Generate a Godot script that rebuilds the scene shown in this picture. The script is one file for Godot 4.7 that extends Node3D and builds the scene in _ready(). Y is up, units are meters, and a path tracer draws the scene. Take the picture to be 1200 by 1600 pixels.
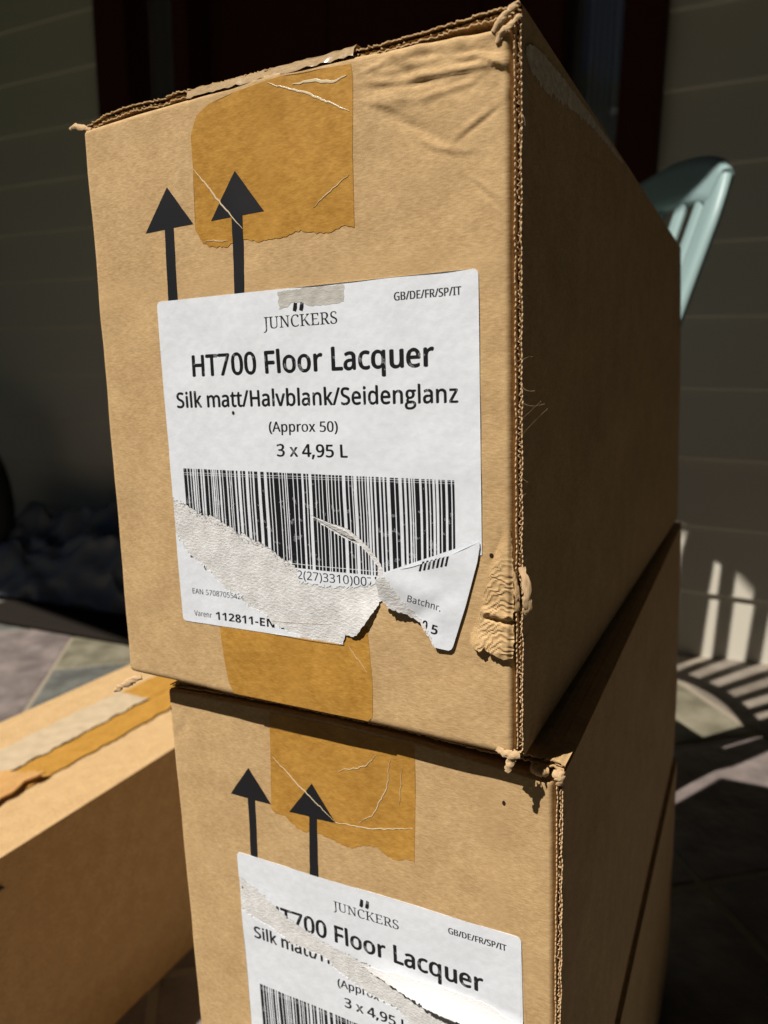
extends Node3D
# Stack of taped cardboard boxes on a slate porch, sun from front left, house in deep shade behind.

const GY := 0.54                      # height of the foot of the uppermost box above the ground
const SUN := Vector3(0.254, -0.825, -0.503)
var M := {}
var rng := RandomNumberGenerator.new()
var fn := FastNoiseLite.new()
var fs := FastNoiseLite.new()         # slow waviness of the panels
var fc := FastNoiseLite.new()         # crushed corner
var names := {}

# ------------------------------------------------------------------ mesh collector
class MB:
	var v := PackedVector3Array()
	var n := PackedVector3Array()
	var t := PackedVector2Array()
	var ix := PackedInt32Array()

	func tri(a: Vector3, b: Vector3, c: Vector3, ta := Vector2.ZERO, tb := Vector2.ZERO, tc := Vector2.ZERO) -> void:
		# a, b, c run clockwise seen from the front
		var nn := (c - a).cross(b - a).normalized()
		var k := v.size()
		v.append_array(PackedVector3Array([a, b, c]))
		n.append_array(PackedVector3Array([nn, nn, nn]))
		t.append_array(PackedVector2Array([ta, tb, tc]))
		ix.append_array(PackedInt32Array([k, k + 1, k + 2]))

	func quad(a: Vector3, b: Vector3, c: Vector3, d: Vector3, s := 4.0) -> void:
		var u := (d - a).length() * s
		var w := (b - a).length() * s
		tri(a, b, c, Vector2(0, w), Vector2(0, 0), Vector2(u, 0))
		tri(a, c, d, Vector2(0, w), Vector2(u, 0), Vector2(u, w))

	# p[j * nu + i]: i runs to the right, j upwards, seen from the front
	func grid(p: PackedVector3Array, uv: PackedVector2Array, nu: int, nv: int, flip := false) -> void:
		var k := v.size()
		for j in nv:
			for i in nu:
				var a := p[j * nu + maxi(i - 1, 0)]
				var b := p[j * nu + mini(i + 1, nu - 1)]
				var c := p[maxi(j - 1, 0) * nu + i]
				var d := p[mini(j + 1, nv - 1) * nu + i]
				var nn := (b - a).cross(d - c).normalized()
				n.append(-nn if flip else nn)
		v.append_array(p)
		t.append_array(uv)
		for j in nv - 1:
			for i in nu - 1:
				var q := k + j * nu + i
				if flip:
					ix.append_array(PackedInt32Array([q, q + nu + 1, q + nu, q, q + 1, q + nu + 1]))
				else:
					ix.append_array(PackedInt32Array([q, q + nu, q + nu + 1, q, q + nu + 1, q + 1]))

	# box with chamfered edges
	func cbox(c: Vector3, s: Vector3, bev := 0.002, b := Basis()) -> void:
		var h := s * 0.5
		var e := minf(bev, minf(h.x, minf(h.y, h.z)) * 0.9)
		var ax := [Vector3(1, 0, 0), Vector3(0, 1, 0), Vector3(0, 0, 1)]
		for k in 3:
			var u: Vector3 = ax[(k + 1) % 3]
			var w: Vector3 = ax[(k + 2) % 3]
			var m: Vector3 = ax[k]
			var hu := u.dot(h) - e
			var hw := w.dot(h) - e
			for sg in [1.0, -1.0]:
				var o: Vector3 = m * (m.dot(h) * sg)
				var q := [o - u * hu - w * hw, o - u * hu + w * hw, o + u * hu + w * hw, o + u * hu - w * hw]
				if sg < 0:
					q.reverse()
				quad(c + b * q[0], c + b * q[1], c + b * q[2], c + b * q[3])
			for su in [1.0, -1.0]:
				for sw in [1.0, -1.0]:
					var l := m.dot(h) - e
					var p0: Vector3 = u * (su * (hu + e)) + w * (sw * hw)
					var p1: Vector3 = u * (su * hu) + w * (sw * (hw + e))
					var q := [p0 - m * l, p1 - m * l, p1 + m * l, p0 + m * l]
					if su * sw < 0:
						q.reverse()
					quad(c + b * q[0], c + b * q[1], c + b * q[2], c + b * q[3])
		for sx in [1.0, -1.0]:
			for sy in [1.0, -1.0]:
				for sz in [1.0, -1.0]:
					var s3 := Vector3(sx, sy, sz)
					var a := c + b * (s3 * (h - Vector3(0, e, e)))
					var d := c + b * (s3 * (h - Vector3(e, 0, e)))
					var f := c + b * (s3 * (h - Vector3(e, e, 0)))
					if sx * sy * sz > 0:
						tri(a, f, d)
					else:
						tri(a, d, f)

	# a flat strip with rounded edges swept along pts; wd[i] across, nd[i] through, half sizes w[i], h
	func sweep(pts: Array, wd: Array, nd: Array, w: Array, h: float, cap := true) -> void:
		var ring := [Vector2(-1, -0.3), Vector2(-1, 0.3), Vector2(-0.86, 0.85), Vector2(-0.5, 1), Vector2(0.5, 1), Vector2(0.86, 0.85), Vector2(1, 0.3), Vector2(1, -0.3), Vector2(0.86, -0.85), Vector2(0.5, -1), Vector2(-0.5, -1), Vector2(-0.86, -0.85)]
		var p := PackedVector3Array()
		var uv := PackedVector2Array()
		for j in ring.size() + 1:
			var r: Vector2 = ring[j % ring.size()]
			for i in pts.size():
				p.append(pts[i] + wd[i] * (r.x * w[i]) + nd[i] * (r.y * h))
				uv.append(Vector2(i * 0.05, j * 0.05))
		grid(p, uv, pts.size(), ring.size() + 1)
		if cap:
			for e in [0, pts.size() - 1]:
				for j in range(1, ring.size() - 1):
					var q := []
					for r in [ring[0], ring[j], ring[j + 1]]:
						q.append(pts[e] + wd[e] * (r.x * w[e]) + nd[e] * (r.y * h))
					if e == 0:
						q.reverse()
					tri(q[0], q[1], q[2])

	func tube(pts: Array, rad: Array, seg := 8) -> void:
		var p := PackedVector3Array()
		var uv := PackedVector2Array()
		var frames := []
		var up := Vector3(0.31, 0.77, 0.56)
		for i in pts.size():
			var d: Vector3 = (pts[mini(i + 1, pts.size() - 1)] - pts[maxi(i - 1, 0)]).normalized()
			var x := up.cross(d).normalized()
			up = d.cross(x)
			frames.append([x, up])
		for j in seg + 1:
			var a := TAU * j / seg
			for i in pts.size():
				p.append(pts[i] + (frames[i][0] * cos(a) + frames[i][1] * sin(a)) * rad[i])
				uv.append(Vector2(i * 0.05, j * 0.05))
		grid(p, uv, pts.size(), seg + 1, true)

	func mesh() -> ArrayMesh:
		var a := []
		a.resize(Mesh.ARRAY_MAX)
		a[Mesh.ARRAY_VERTEX] = v
		a[Mesh.ARRAY_NORMAL] = n
		a[Mesh.ARRAY_TEX_UV] = t
		a[Mesh.ARRAY_INDEX] = ix
		var m := ArrayMesh.new()
		m.add_surface_from_arrays(Mesh.PRIMITIVE_TRIANGLES, a)
		return m

# ------------------------------------------------------------------ scene helpers
func thing(called: String, label: String, category: String, at := Vector3.ZERO, group := "") -> Node3D:
	var o := Node3D.new()
	o.name = called
	if names.has(called):
		o.name = "%s_%03d" % [called, names[called]]
	names[called] = names.get(called, 0) + 1
	add_child(o)
	o.position = at
	o.set_meta("label", label)
	o.set_meta("category", category)
	if group:
		o.set_meta("group", group)
	return o

# vertices are given in world coordinates when world is true and are moved to the thing's origin
func part(mb: MB, called: String, mat: Material, parent: Node3D, world := true, origin := Vector3.ZERO) -> MeshInstance3D:
	if world:
		for i in mb.v.size():
			mb.v[i] -= origin
	var o := MeshInstance3D.new()
	o.name = called
	o.mesh = mb.mesh()
	o.material_override = mat
	parent.add_child(o, true)
	return o

func structure(o: Node3D) -> void:
	o.set_meta("kind", "structure")

func P(x: float, y: float, z: float) -> Vector3:
	return Vector3(x * 0.001, y * 0.001 + GY, z * 0.001)

func ease_s(a: float, b: float, x: float) -> float:
	return smoothstep(a, b, x)

# y at x on a polyline given as x, y, x, y ... (x ascending)
func pl(a: Array, x: float) -> float:
	if x <= a[0]:
		return a[1]
	for i in range(2, a.size(), 2):
		if x <= a[i]:
			return lerpf(a[i - 1], a[i + 1], (x - a[i - 2]) / (a[i] - a[i - 2]))
	return a[a.size() - 1]

func poly(a: Array) -> PackedVector2Array:
	var p := PackedVector2Array()
	for i in range(0, a.size(), 2):
		p.append(Vector2(a[i], a[i + 1]))
	return p

# roughens an outline: subdivides to step and shifts by noise
func rough(p: PackedVector2Array, step: float, amp: float, closed := true, freq := 0.9) -> PackedVector2Array:
	var q := PackedVector2Array()
	fn.noise_type = FastNoiseLite.TYPE_SIMPLEX
	fn.fractal_type = FastNoiseLite.FRACTAL_FBM
	fn.fractal_octaves = 3
	fn.frequency = freq
	var m := p.size() if closed else p.size() - 1
	for i in m:
		var a := p[i]
		var b := p[(i + 1) % p.size()]
		var k := maxi(1, int((b - a).length() / step))
		for j in k:
			var c := a.lerp(b, float(j) / k)
			if j > 0 or closed:
				c += Vector2(fn.get_noise_2d(c.x, c.y), fn.get_noise_2d(c.x + 71.3, c.y - 33.1)) * amp
			q.append(c)
	if not closed:
		q.append(p[p.size() - 1])
	return q

# a thin sheet with the given outline (mm, box front coordinates), laid on hf(x, y) (mm outwards), with its edge turned down
func sheet(mb: MB, outline: PackedVector2Array, hf: Callable, z0: float, cell: float, uvf: Callable, skirt := 0.25) -> void:
	if Geometry2D.is_polygon_clockwise(outline):
		outline = outline.duplicate()
		outline.reverse()
	var r := Rect2(outline[0], Vector2.ZERO)
	for q in outline:
		r = r.expand(q)
	var nx := int(ceil(r.size.x / cell))
	var ny := int(ceil(r.size.y / cell))
	for j in ny:
		var strip := PackedVector2Array([Vector2(r.position.x - 1, r.position.y + j * cell), Vector2(r.end.x + 1, r.position.y + j * cell), Vector2(r.end.x + 1, r.position.y + (j + 1) * cell), Vector2(r.position.x - 1, r.position.y + (j + 1) * cell)])
		for row in Geometry2D.intersect_polygons(outline, strip):
			if Geometry2D.is_polygon_clockwise(row):
				continue
			for i in nx:
				var x0 := r.position.x + i * cell
				var box := PackedVector2Array([Vector2(x0, strip[0].y - 0.1), Vector2(x0 + cell, strip[0].y - 0.1), Vector2(x0 + cell, strip[2].y + 0.1), Vector2(x0, strip[2].y + 0.1)])
				for c in Geometry2D.intersect_polygons(row, box):
					var tr := Geometry2D.triangulate_polygon(c)
					if tr.is_empty():
						continue
					var k := mb.v.size()
					for q in c:
						var h: float = hf.call(q.x, q.y)
						var hx: float = hf.call(q.x + 0.25, q.y)
						var hy: float = hf.call(q.x, q.y + 0.25)
						mb.v.append(P(q.x, q.y, h + z0))
						mb.n.append(Vector3(-(hx - h) * 4.0, -(hy - h) * 4.0, 1).normalized())
						mb.t.append(uvf.call(q.x, q.y))
					for w in range(0, tr.size(), 3):
						var a := c[tr[w]]
						var b := c[tr[w + 1]]
						var d := c[tr[w + 2]]
						if (b - a).cross(d - a) > 0:
							mb.ix.append_array(PackedInt32Array([k + tr[w], k + tr[w + 2], k + tr[w + 1]]))
						else:
							mb.ix.append_array(PackedInt32Array([k + tr[w], k + tr[w + 1], k + tr[w + 2]]))
	if skirt > 0.0:
		for i in outline.size():
			var a := outline[i]
			var b := outline[(i + 1) % outline.size()]
			if a.distance_to(b) < 0.01:
				continue
			var ha: float = hf.call(a.x, a.y) + z0
			var hb: float = hf.call(b.x, b.y) + z0
			var k := mb.v.size()
			var nn := Vector3(b.y - a.y, a.x - b.x, 0).normalized()
			var ta: Vector2 = uvf.call(a.x, a.y)
			var tb: Vector2 = uvf.call(b.x, b.y)
			mb.v.append_array(PackedVector3Array([P(a.x, a.y, ha), P(b.x, b.y, hb), P(b.x, b.y, hb - skirt), P(a.x, a.y, ha - skirt)]))
			mb.n.append_array(PackedVector3Array([nn, nn, nn, nn]))
			mb.t.append_array(PackedVector2Array([ta, tb, tb, ta]))
			mb.ix.append_array(PackedInt32Array([k, k + 1, k + 2, k, k + 2, k + 3]))

# ------------------------------------------------------------------ computed textures
func noise_bytes(w: int, h: int, freq: float, oct: int, sd: int, type := FastNoiseLite.TYPE_SIMPLEX_SMOOTH, sx := 1, sy := 1) -> PackedByteArray:
	var f := FastNoiseLite.new()
	f.noise_type = type
	f.frequency = freq
	f.seed = sd
	f.fractal_type = FastNoiseLite.FRACTAL_FBM if oct > 1 else FastNoiseLite.FRACTAL_NONE
	f.fractal_octaves = oct
	var im := f.get_seamless_image(w / sx, h / sy, false, false, 0.12)
	if sx > 1 or sy > 1:
		im.resize(w, h, Image.INTERPOLATE_CUBIC)
	im.convert(Image.FORMAT_L8)
	return im.get_data()

func tex(bytes: PackedByteArray, w: int, h: int, fmt: int) -> ImageTexture:
	return ImageTexture.create_from_image(Image.create_from_data(w, h, false, fmt, bytes))

func lin(r: float, g: float, b: float) -> Color:
	return Color(r, g, b).linear_to_srgb()

func mat(called: String, c: Color, rough_: float, spec := 0.5) -> StandardMaterial3D:
	var m := StandardMaterial3D.new()
	m.resource_name = called
	m.albedo_color = c
	m.roughness = rough_
	m.metallic_specular = spec
	M[called] = m
	return m

# two-colour paper: value from fibre, mottle and cloud noise
func paper(called: String, size: int, dark: Color, light: Color, fibre: float, mottle: float, cloud: float, specks: float, sd: int, bump: float, rough_: float, spec := 0.3) -> void:
	var f1 := noise_bytes(size, size, 0.27, 2, sd, FastNoiseLite.TYPE_SIMPLEX_SMOOTH, 4, 1)
	var f2 := noise_bytes(size, size, 0.06, 4, sd + 1, FastNoiseLite.TYPE_SIMPLEX_SMOOTH, 2, 1)
	var f3 := noise_bytes(size, size, 0.009, 3, sd + 2)
	var f4 := noise_bytes(size, size, 0.55, 1, sd + 3)
	var out := PackedByteArray()
	out.resize(size * size * 3)
	var hg := PackedByteArray()
	hg.resize(size * size)
	var dr := dark.r * 255.0
	var dg := dark.g * 255.0
	var db := dark.b * 255.0
	var er := (light.r - dark.r) * 255.0
	var eg := (light.g - dark.g) * 255.0
	var eb := (light.b - dark.b) * 255.0
	for i in size * size:
		var a := (f1[i] - 128) / 128.0
		var b := (f2[i] - 128) / 128.0
		var v := 0.5 + a * fibre + b * mottle + (f3[i] - 128) / 128.0 * cloud + (f4[i] - 128) / 128.0 * specks
		v = clampf(v, 0.0, 1.0)
		out[i * 3] = int(dr + er * v)
		out[i * 3 + 1] = int(dg + eg * v)
		out[i * 3 + 2] = int(db + eb * v)
		hg[i] = clampi(int(128 + a * 34 + b * 50 + (f4[i] - 128) * 0.2), 0, 255)
	var m := mat(called, Color.WHITE, rough_, spec)
	m.albedo_texture = tex(out, size, size, Image.FORMAT_RGB8)
	m.heightmap_enabled = true
	m.heightmap_texture = tex(hg, size, size, Image.FORMAT_L8)
	m.heightmap_scale = bump

# ------------------------------------------------------------------ label print
const LW := 158.4
const LH := 155.0
const PX := 8.0
var lw := int(LW * PX)
var lh := int(LH * PX)
var ink := PackedByteArray()          # twice the picture's size, 1 where printed

func ink_rect(u0: float, v0: float, u1: float, v1: float, value := 1) -> void:
	var w := lw * 2
	var k := PX * 2.0
	for y in range(maxi(0, int(v0 * k)), mini(lh * 2, int(v1 * k))):
		for x in range(maxi(0, int(u0 * k)), mini(w, int(u1 * k))):
			ink[y * w + x] = value

func ink_tri(a: Vector2, b: Vector2, c: Vector2) -> void:
	var k := PX * 2.0
	var q := [a * k, b * k, c * k]
	q.sort_custom(func(s, r): return s.y < r.y)
	var w := lw * 2
	for y in range(maxi(0, int(ceil(q[0].y - 0.5))), mini(lh * 2, int(ceil(q[2].y - 0.5)))):
		var yc := y + 0.5
		var xa: float = q[0].x + (q[2].x - q[0].x) * (yc - q[0].y) / maxf(q[2].y - q[0].y, 1e-6)
		var xb: float
		if yc < q[1].y:
			xb = q[0].x + (q[1].x - q[0].x) * (yc - q[0].y) / maxf(q[1].y - q[0].y, 1e-6)
		else:
			xb = q[1].x + (q[2].x - q[1].x) * (yc - q[1].y) / maxf(q[2].y - q[1].y, 1e-6)
		var x0 := int(ceil(minf(xa, xb) - 0.5))
		var x1 := int(ceil(maxf(xa, xb) - 0.5))
		for x in range(maxi(0, x0), mini(w, x1)):
			ink[y * w + x] = 1

# text set so that it runs from u0 to u1 (mm from the label's left edge) on baseline v0 (mm from its top), turned by rot about (u0, v0)
func ink_text(s: String, font_name: String, u0: float, u1: float, v0: float, cap: float, rot := 0.0, weight := 400) -> void:
	var f := SystemFont.new()
	f.font_names = PackedStringArray([font_name])
	f.font_weight = weight
	var get_v := func(txt: String) -> PackedVector3Array:
		var tm := TextMesh.new()
		tm.text = txt
		tm.font = f
		tm.font_size = 96
		tm.pixel_size = 0.01
		tm.depth = 0.0
		tm.curve_step = 0.8
		var ar := tm.surface_get_arrays(0)
		var vs: PackedVector3Array = ar[Mesh.ARRAY_VERTEX]
		if ar[Mesh.ARRAY_INDEX] == null or ar[Mesh.ARRAY_INDEX].size() == 0:
			return vs
		var o := PackedVector3Array()
		for i in ar[Mesh.ARRAY_INDEX]:
			o.append(vs[i])
		return o
	var hh: PackedVector3Array = get_v.call("H")
	var b0 := 1e9
	var b1 := -1e9
	for p in hh:
		b0 = minf(b0, p.y)
		b1 = maxf(b1, p.y)
	var tv: PackedVector3Array = get_v.call(s)
	var x0 := 1e9
	var x1 := -1e9
	for p in tv:
		x0 = minf(x0, p.x)
		x1 = maxf(x1, p.x)
	var kx := (u1 - u0) / (x1 - x0)
	var ky := cap / (b1 - b0)
	var q := []
	for p in tv:
		q.append(Vector2(u0, v0) + Vector2((p.x - x0) * kx, -(p.y - b0) * ky).rotated(rot))
	for i in range(0, q.size(), 3):
		ink_tri(q[i], q[i + 1], q[i + 2])

func make_label_material() -> void:
	ink.resize(lw * lh * 4)
	ink_text("JUNCKERS", "Droid Serif", 60.2, 97.0, 15.9, 4.9)
	# two leaning drops over the name
	for k in 2:
		var u := 75.6 + k * 3.2
		ink_tri(Vector2(u, 9.3), Vector2(u + 0.9, 5.2), Vector2(u + 2.4, 5.6))
		ink_tri(Vector2(u, 9.3), Vector2(u + 2.4, 5.6), Vector2(u + 2.2, 8.6))
		ink_tri(Vector2(u, 9.3), Vector2(u + 2.2, 8.6), Vector2(u + 1.6, 9.9))
	ink_text("GB/DE/FR/SP/IT", "Droid Sans", 123.3, 151.3, 8.9, 3.1)
	ink_text("HT700 Floor Lacquer", "Droid Sans", 18.2, 139.8, 34.7, 9.3, 0.0, 400)
	for k in 4:
		ink_text("HT700 Floor Lacquer", "Droid Sans", 18.2 + [0.7, 0.35, 0.35, 0.0][k], 139.8 + [0.0, -0.3, -0.3, -0.7][k], 34.7 + [0.0, 0.25, -0.25, 0.0][k], 9.3)
	ink_text("Silk matt/Halvblank/Seidenglanz", "Droid Sans", 7.5, 149.2, 48.9, 6.9)
	for k in 3:
		ink_text("Silk matt/Halvblank/Seidenglanz", "Droid Sans", 7.5 + [0.5, 0.25, 0.25][k], 149.2 + [0.3, 0.0, 0.0][k], 48.9 + [0.0, 0.18, -0.18][k], 6.9)
	ink_text("(Approx 50)", "Droid Sans", 59.85, 95.1, 60.2, 4.4)
	ink_text("GB/DE/FR/SP/IT", "Droid Sans", 123.5, 151.5, 8.9, 3.1)
	ink_text("(Approx 50)", "Droid Sans", 59.6, 94.9, 60.2, 4.4)
	ink_text("3 x 4,95 L", "Droid Sans", 63.0, 99.0, 70.9, 5.3)
	ink_text("3 x 4,95 L", "Droid Sans", 63.4, 99.4, 70.9, 5.3)
	ink_text("3 x 4,95 L", "Droid Sans", 63.2, 99.2, 71.1, 5.3)
	# bar code
	var u := 8.2
	rng.seed = 7
	while u < 147.6:
		var b: float = [0.45, 0.45, 0.9, 0.9, 1.4, 1.9][rng.randi_range(0, 5)]
		var g: float = [0.55, 0.55, 0.9, 1.1, 1.6][rng.randi_range(0, 4)]
		if u > 55 and u < 100 and rng.randf() < 0.45:
			b += 0.8
			g = 0.5
		ink_rect(u, 77.6 + 0.012 * u, minf(u + b, 148.0), 121.4)
		u += b + g
	ink_rect(8, 79.6, 149, 79.85, 0)
	ink_rect(8, 80.6, 149, 80.75, 0)
	ink_rect(8, 119.4, 149, 119.7, 0)
	ink_text("(02)05708705542462(27)3310)0074", "Droid Sans", 16.0, 112.6, 126.4, 3.9)
	ink_text("EAN 5708705542462", "Droid Sans", 7.6, 43.5, 139.6, 2.6)
	ink_text("Varenr", "Droid Sans", 7.6, 18.6, 151.0, 2.7)
	ink_text("112811-EN 02", "Droid Sans", 21.2, 66.0, 151.4, 4.0, 0.0, 700)
	# the torn corner has turned and slipped down: its print slants
	u = 108.0
	while u < 158.2:
		var vl := 121.6 if u < 113.6 else lerpf(119.9, 102.4, (u - 113.6) / 44.8)
		ink_rect(u, vl, u + 0.26, 155.0, 0)
		u += 0.25
	for k in 7:
		var a := 132.5 + k * 1.9
		var q := [Vector2(a, 113.4 - k * 0.55), Vector2(a + 0.95, 113.2 - k * 0.55), Vector2(a - 0.1, 117.2 - k * 0.5), Vector2(a - 1.05, 117.2 - k * 0.5)]
		ink_tri(q[0], q[1], q[2])
		ink_tri(q[0], q[2], q[3])
	ink_text("Batchnr.", "Droid Sans", 126.2, 140.8, 130.4, 3.0, 0.22)
	ink_text("5", "Droid Sans", 136.0, 138.8, 143.4, 4.0, 0.15, 700)
	ink_text("0", "Droid Sans", 131.9, 134.3, 142.0, 4.0, 0.15, 700)
	var g1 := noise_bytes(lw, lh, 0.35, 2, 31)
	var g2 := noise_bytes(lw, lh, 0.02, 3, 32)
	var out := PackedByteArray()
	out.resize(lw * lh * 3)
	var hg := PackedByteArray()
	hg.resize(lw * lh)
	var w2 := lw * 2
	for y in lh:
		for x in lw:
			var i := y * lw + x
			var c := y * 2 * w2 + x * 2
			var cov := (ink[c] + ink[c + 1] + ink[c + w2] + ink[c + w2 + 1]) * 0.25
			if g2[i] > 186 and g1[i] > 128:
				cov *= 0.35                      # the ribbon skipped here
			var v := 1.0 + (g1[i] - 128) * 0.00022 + (g2[i] - 128) * 0.00016
			var pr := 226.0 * v
			var pg := 230.5 * v
			var pb := 237.0 * v
			out[i * 3] = clampi(int(lerpf(pr, 24.0, cov)), 0, 255)
			out[i * 3 + 1] = clampi(int(lerpf(pg, 24.0, cov)), 0, 255)
			out[i * 3 + 2] = clampi(int(lerpf(pb, 27.0, cov)), 0, 255)
			hg[i] = clampi(int(128 + (g1[i] - 128) * 0.25 + (g2[i] - 128) * 0.5), 0, 255)
	var m := mat("label_print", Color.WHITE, 0.45, 0.45)
	m.albedo_texture = tex(out, lw, lh, Image.FORMAT_RGB8)
	m.texture_repeat = false
	m.heightmap_enabled = true
	m.heightmap_texture = tex(hg, lw, lh, Image.FORMAT_L8)
	m.heightmap_scale = 0.016

func make_materials() -> void:
	paper("kraft", 1024, lin(0.375, 0.232, 0.102), lin(0.735, 0.515, 0.270), 0.28, 0.15, 0.12, 0.26, 1, 0.015, 0.82, 0.32)
	paper("kraft_edge", 256, lin(0.42, 0.27, 0.14), lin(0.68, 0.50, 0.30), 0.2, 0.2, 0.05, 0.3, 11, 0.02, 0.95, 0.2)
	paper("tape", 1024, lin(0.32, 0.150, 0.022), lin(0.66, 0.365, 0.085), 0.22, 0.22, 0.14, 0.14, 5, 0.008, 0.36, 0.45)
	paper("peeled_paper", 512, lin(0.54, 0.53, 0.515), lin(0.88, 0.88, 0.885), 0.06, 0.22, 0.26, 0.30, 21, 0.045, 0.95, 0.2)
	paper("scuffed", 256, lin(0.50, 0.39, 0.27), lin(0.92, 0.82, 0.66), 0.2, 0.35, 0.1, 0.4, 13, 0.03, 0.95, 0.2)
	make_label_material()
	mat("ink", lin(0.012, 0.012, 0.014), 0.5, 0.4)
	mat("film_mark", lin(0.70, 0.58, 0.38), 0.25, 0.6)
	paper("residue", 256, lin(0.36, 0.345, 0.31), lin(0.66, 0.65, 0.615), 0.1, 0.3, 0.1, 0.5, 15, 0.02, 0.8, 0.3)
	mat("hole", lin(0.03, 0.02, 0.012), 0.9, 0.2)
	var ch := mat("chair_plastic", lin(0.30, 0.46, 0.44), 0.42, 0.5)
	ch.albedo_color = lin(0.265, 0.375, 0.37)
	mat("wall_paint", lin(0.56, 0.52, 0.43), 0.6, 0.4)
	mat("door_wood", lin(0.050, 0.011, 0.008), 0.5, 0.3)
	var gl := mat("pane_glass", Color(1, 1, 1, 0.06), 0.03, 0.5)
	gl.transparency = BaseMaterial3D.TRANSPARENCY_ALPHA
	mat("curtain_cloth", lin(0.30, 0.36, 0.38), 0.9, 0.2)
	mat("room_dark", lin(0.06, 0.055, 0.05), 0.9, 0.2)
	mat("grout", lin(0.27, 0.23, 0.175), 0.95, 0.2)
	mat("lawn", lin(0.05, 0.075, 0.03), 0.95, 0.2)
	mat("leaf", lin(0.045, 0.085, 0.025), 0.6, 0.4)
	mat("bark", lin(0.10, 0.075, 0.055), 0.95, 0.2)
	mat("rubber", lin(0.018, 0.018, 0.019), 0.75, 0.3)
	mat("rim_metal", lin(0.10, 0.10, 0.10), 0.4, 0.5)
	var ps := mat("plastic_sheet", lin(0.10, 0.11, 0.125), 0.38, 0.5)
	ps.cull_mode = BaseMaterial3D.CULL_DISABLED
	mat("mat_fibre", lin(0.022, 0.018, 0.015), 1.0, 0.1)
	mat("roof_sheet", lin(0.22, 0.20, 0.18), 0.7, 0.4)
	# slate in several tones over one relief
	var sz := 512
	var s1 := noise_bytes(sz, sz, 0.012, 5, 41)
	var s2 := noise_bytes(sz, sz, 0.05, 4, 42)
	var hg := PackedByteArray()
	hg.resize(sz * sz)
	for i in sz * sz:
		hg[i] = clampi(int(s1[i] * 0.7 + s2[i] * 0.3), 0, 255)
	var ht := tex(hg, sz, sz, Image.FORMAT_L8)
	var tones := [[Color(0.135, 0.11, 0.10), Color(0.235, 0.195, 0.18)], [Color(0.125, 0.112, 0.075), Color(0.225, 0.205, 0.145)], [Color(0.085, 0.086, 0.076), Color(0.165, 0.165, 0.148)], [Color(0.16, 0.135, 0.105), Color(0.25, 0.215, 0.175)]]
	for k in 4:
		var out := PackedByteArray()
		out.resize(sz * sz * 3)
		var a: Color = tones[k][0].linear_to_srgb()
		var b: Color = tones[k][1].linear_to_srgb()
		for i in sz * sz:
			var v := clampf(0.5 + (s1[i] - 128) / 110.0 * 0.7 + (s2[(i * 7 + k * 31337) % (sz * sz)] - 128) / 128.0 * 0.12, 0, 1)
			out[i * 3] = int(lerpf(a.r, b.r, v) * 255)
			out[i * 3 + 1] = int(lerpf(a.g, b.g, v) * 255)
			out[i * 3 + 2] = int(lerpf(a.b, b.b, v) * 255)
		var m := mat("slate_%d" % k, Color.WHITE, 0.62, 0.4)
		m.albedo_texture = tex(out, sz, sz, Image.FORMAT_RGB8)
		m.heightmap_enabled = true
		m.heightmap_texture = ht
		m.heightmap_scale = 0.35

# ------------------------------------------------------------------ cardboard
# distance from p to a polyline, and the side it lies on
func crease(pts: PackedVector2Array, x: float, y: float) -> Vector3:
	var best := 1e9
	var along := 0.0
	var side := 1.0
	var p := Vector2(x, y)
	for i in pts.size() - 1:
		var a := pts[i]
		var ab := pts[i + 1] - a
		var s := clampf((p - a).dot(ab) / ab.length_squared(), 0, 1)
		var d := p.distance_to(a + ab * s)
		if d < best:
			best = d
			side = signf(ab.cross(p - a))
			along = (i + s) / (pts.size() - 1.0)
	return Vector3(best, side, along)

var creases_top := []                 # [polyline, depth, width, ridge height, box of interest]
func add_crease(list: Array, a: Array, depth: float, width: float, ridge: float) -> void:
	var p := poly(a)
	var r := Rect2(p[0], Vector2.ZERO)
	for q in p:
		r = r.expand(q)
	list.append([p, depth, width, ridge, r.grow(width * 4.0)])

func crease_sum(list: Array, x: float, y: float) -> float:
	var z := 0.0
	for c in list:
		if not c[4].has_point(Vector2(x, y)):
			continue
		var d := crease(c[0], x, y)
		var w: float = c[2]
		var k := pow(maxf(0.0, sin(PI * clampf(d.z * 0.96 + 0.02, 0.0, 1.0))), 0.7)
		z -= c[1] * 1.0 * k * exp(-d.x / w)
		var e := (d.x * d.y - w * 1.9) / (w * 1.5)
		z += c[3] * 0.75 * k * exp(-e * e)
	return z

func surf_top(x: float, y: float) -> float:
	var z := fs.get_noise_2d(x, y) * 0.55
	if y > 205.0 and x > -70.0:
		z += crease_sum(creases_top, x, y)
		# the upper right corner is crushed a little
		var mk := ease_s(244.0, 262.0, y) * ease_s(-66.0, -50.0, x)
		z += fc.get_noise_2d(x * 0.4 + 40.0, y * 0.7 + x * 0.12) * 0.7 * mk
	if x > -20.0 and y > 36.0 and y < 100.0:
		z += crease_sum(creases_low, x, y)
	return z

var creases_low := []
var creases_mid := []
func surf_mid(x: float, y: float) -> float:
	return fs.get_noise_2d(x + 300.0, y - 120.0) * 0.5 + crease_sum(creases_mid, x, y)

func flat_surf(_x: float, _y: float) -> float:
	return 0.0

func steps(a: float, b: float, step: float) -> Array:
	var n := maxi(1, int(ceil(absf(b - a) / step)))
	var o := []
	for i in n + 1:
		o.append(lerpf(a, b, float(i) / n))
	return o

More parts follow.
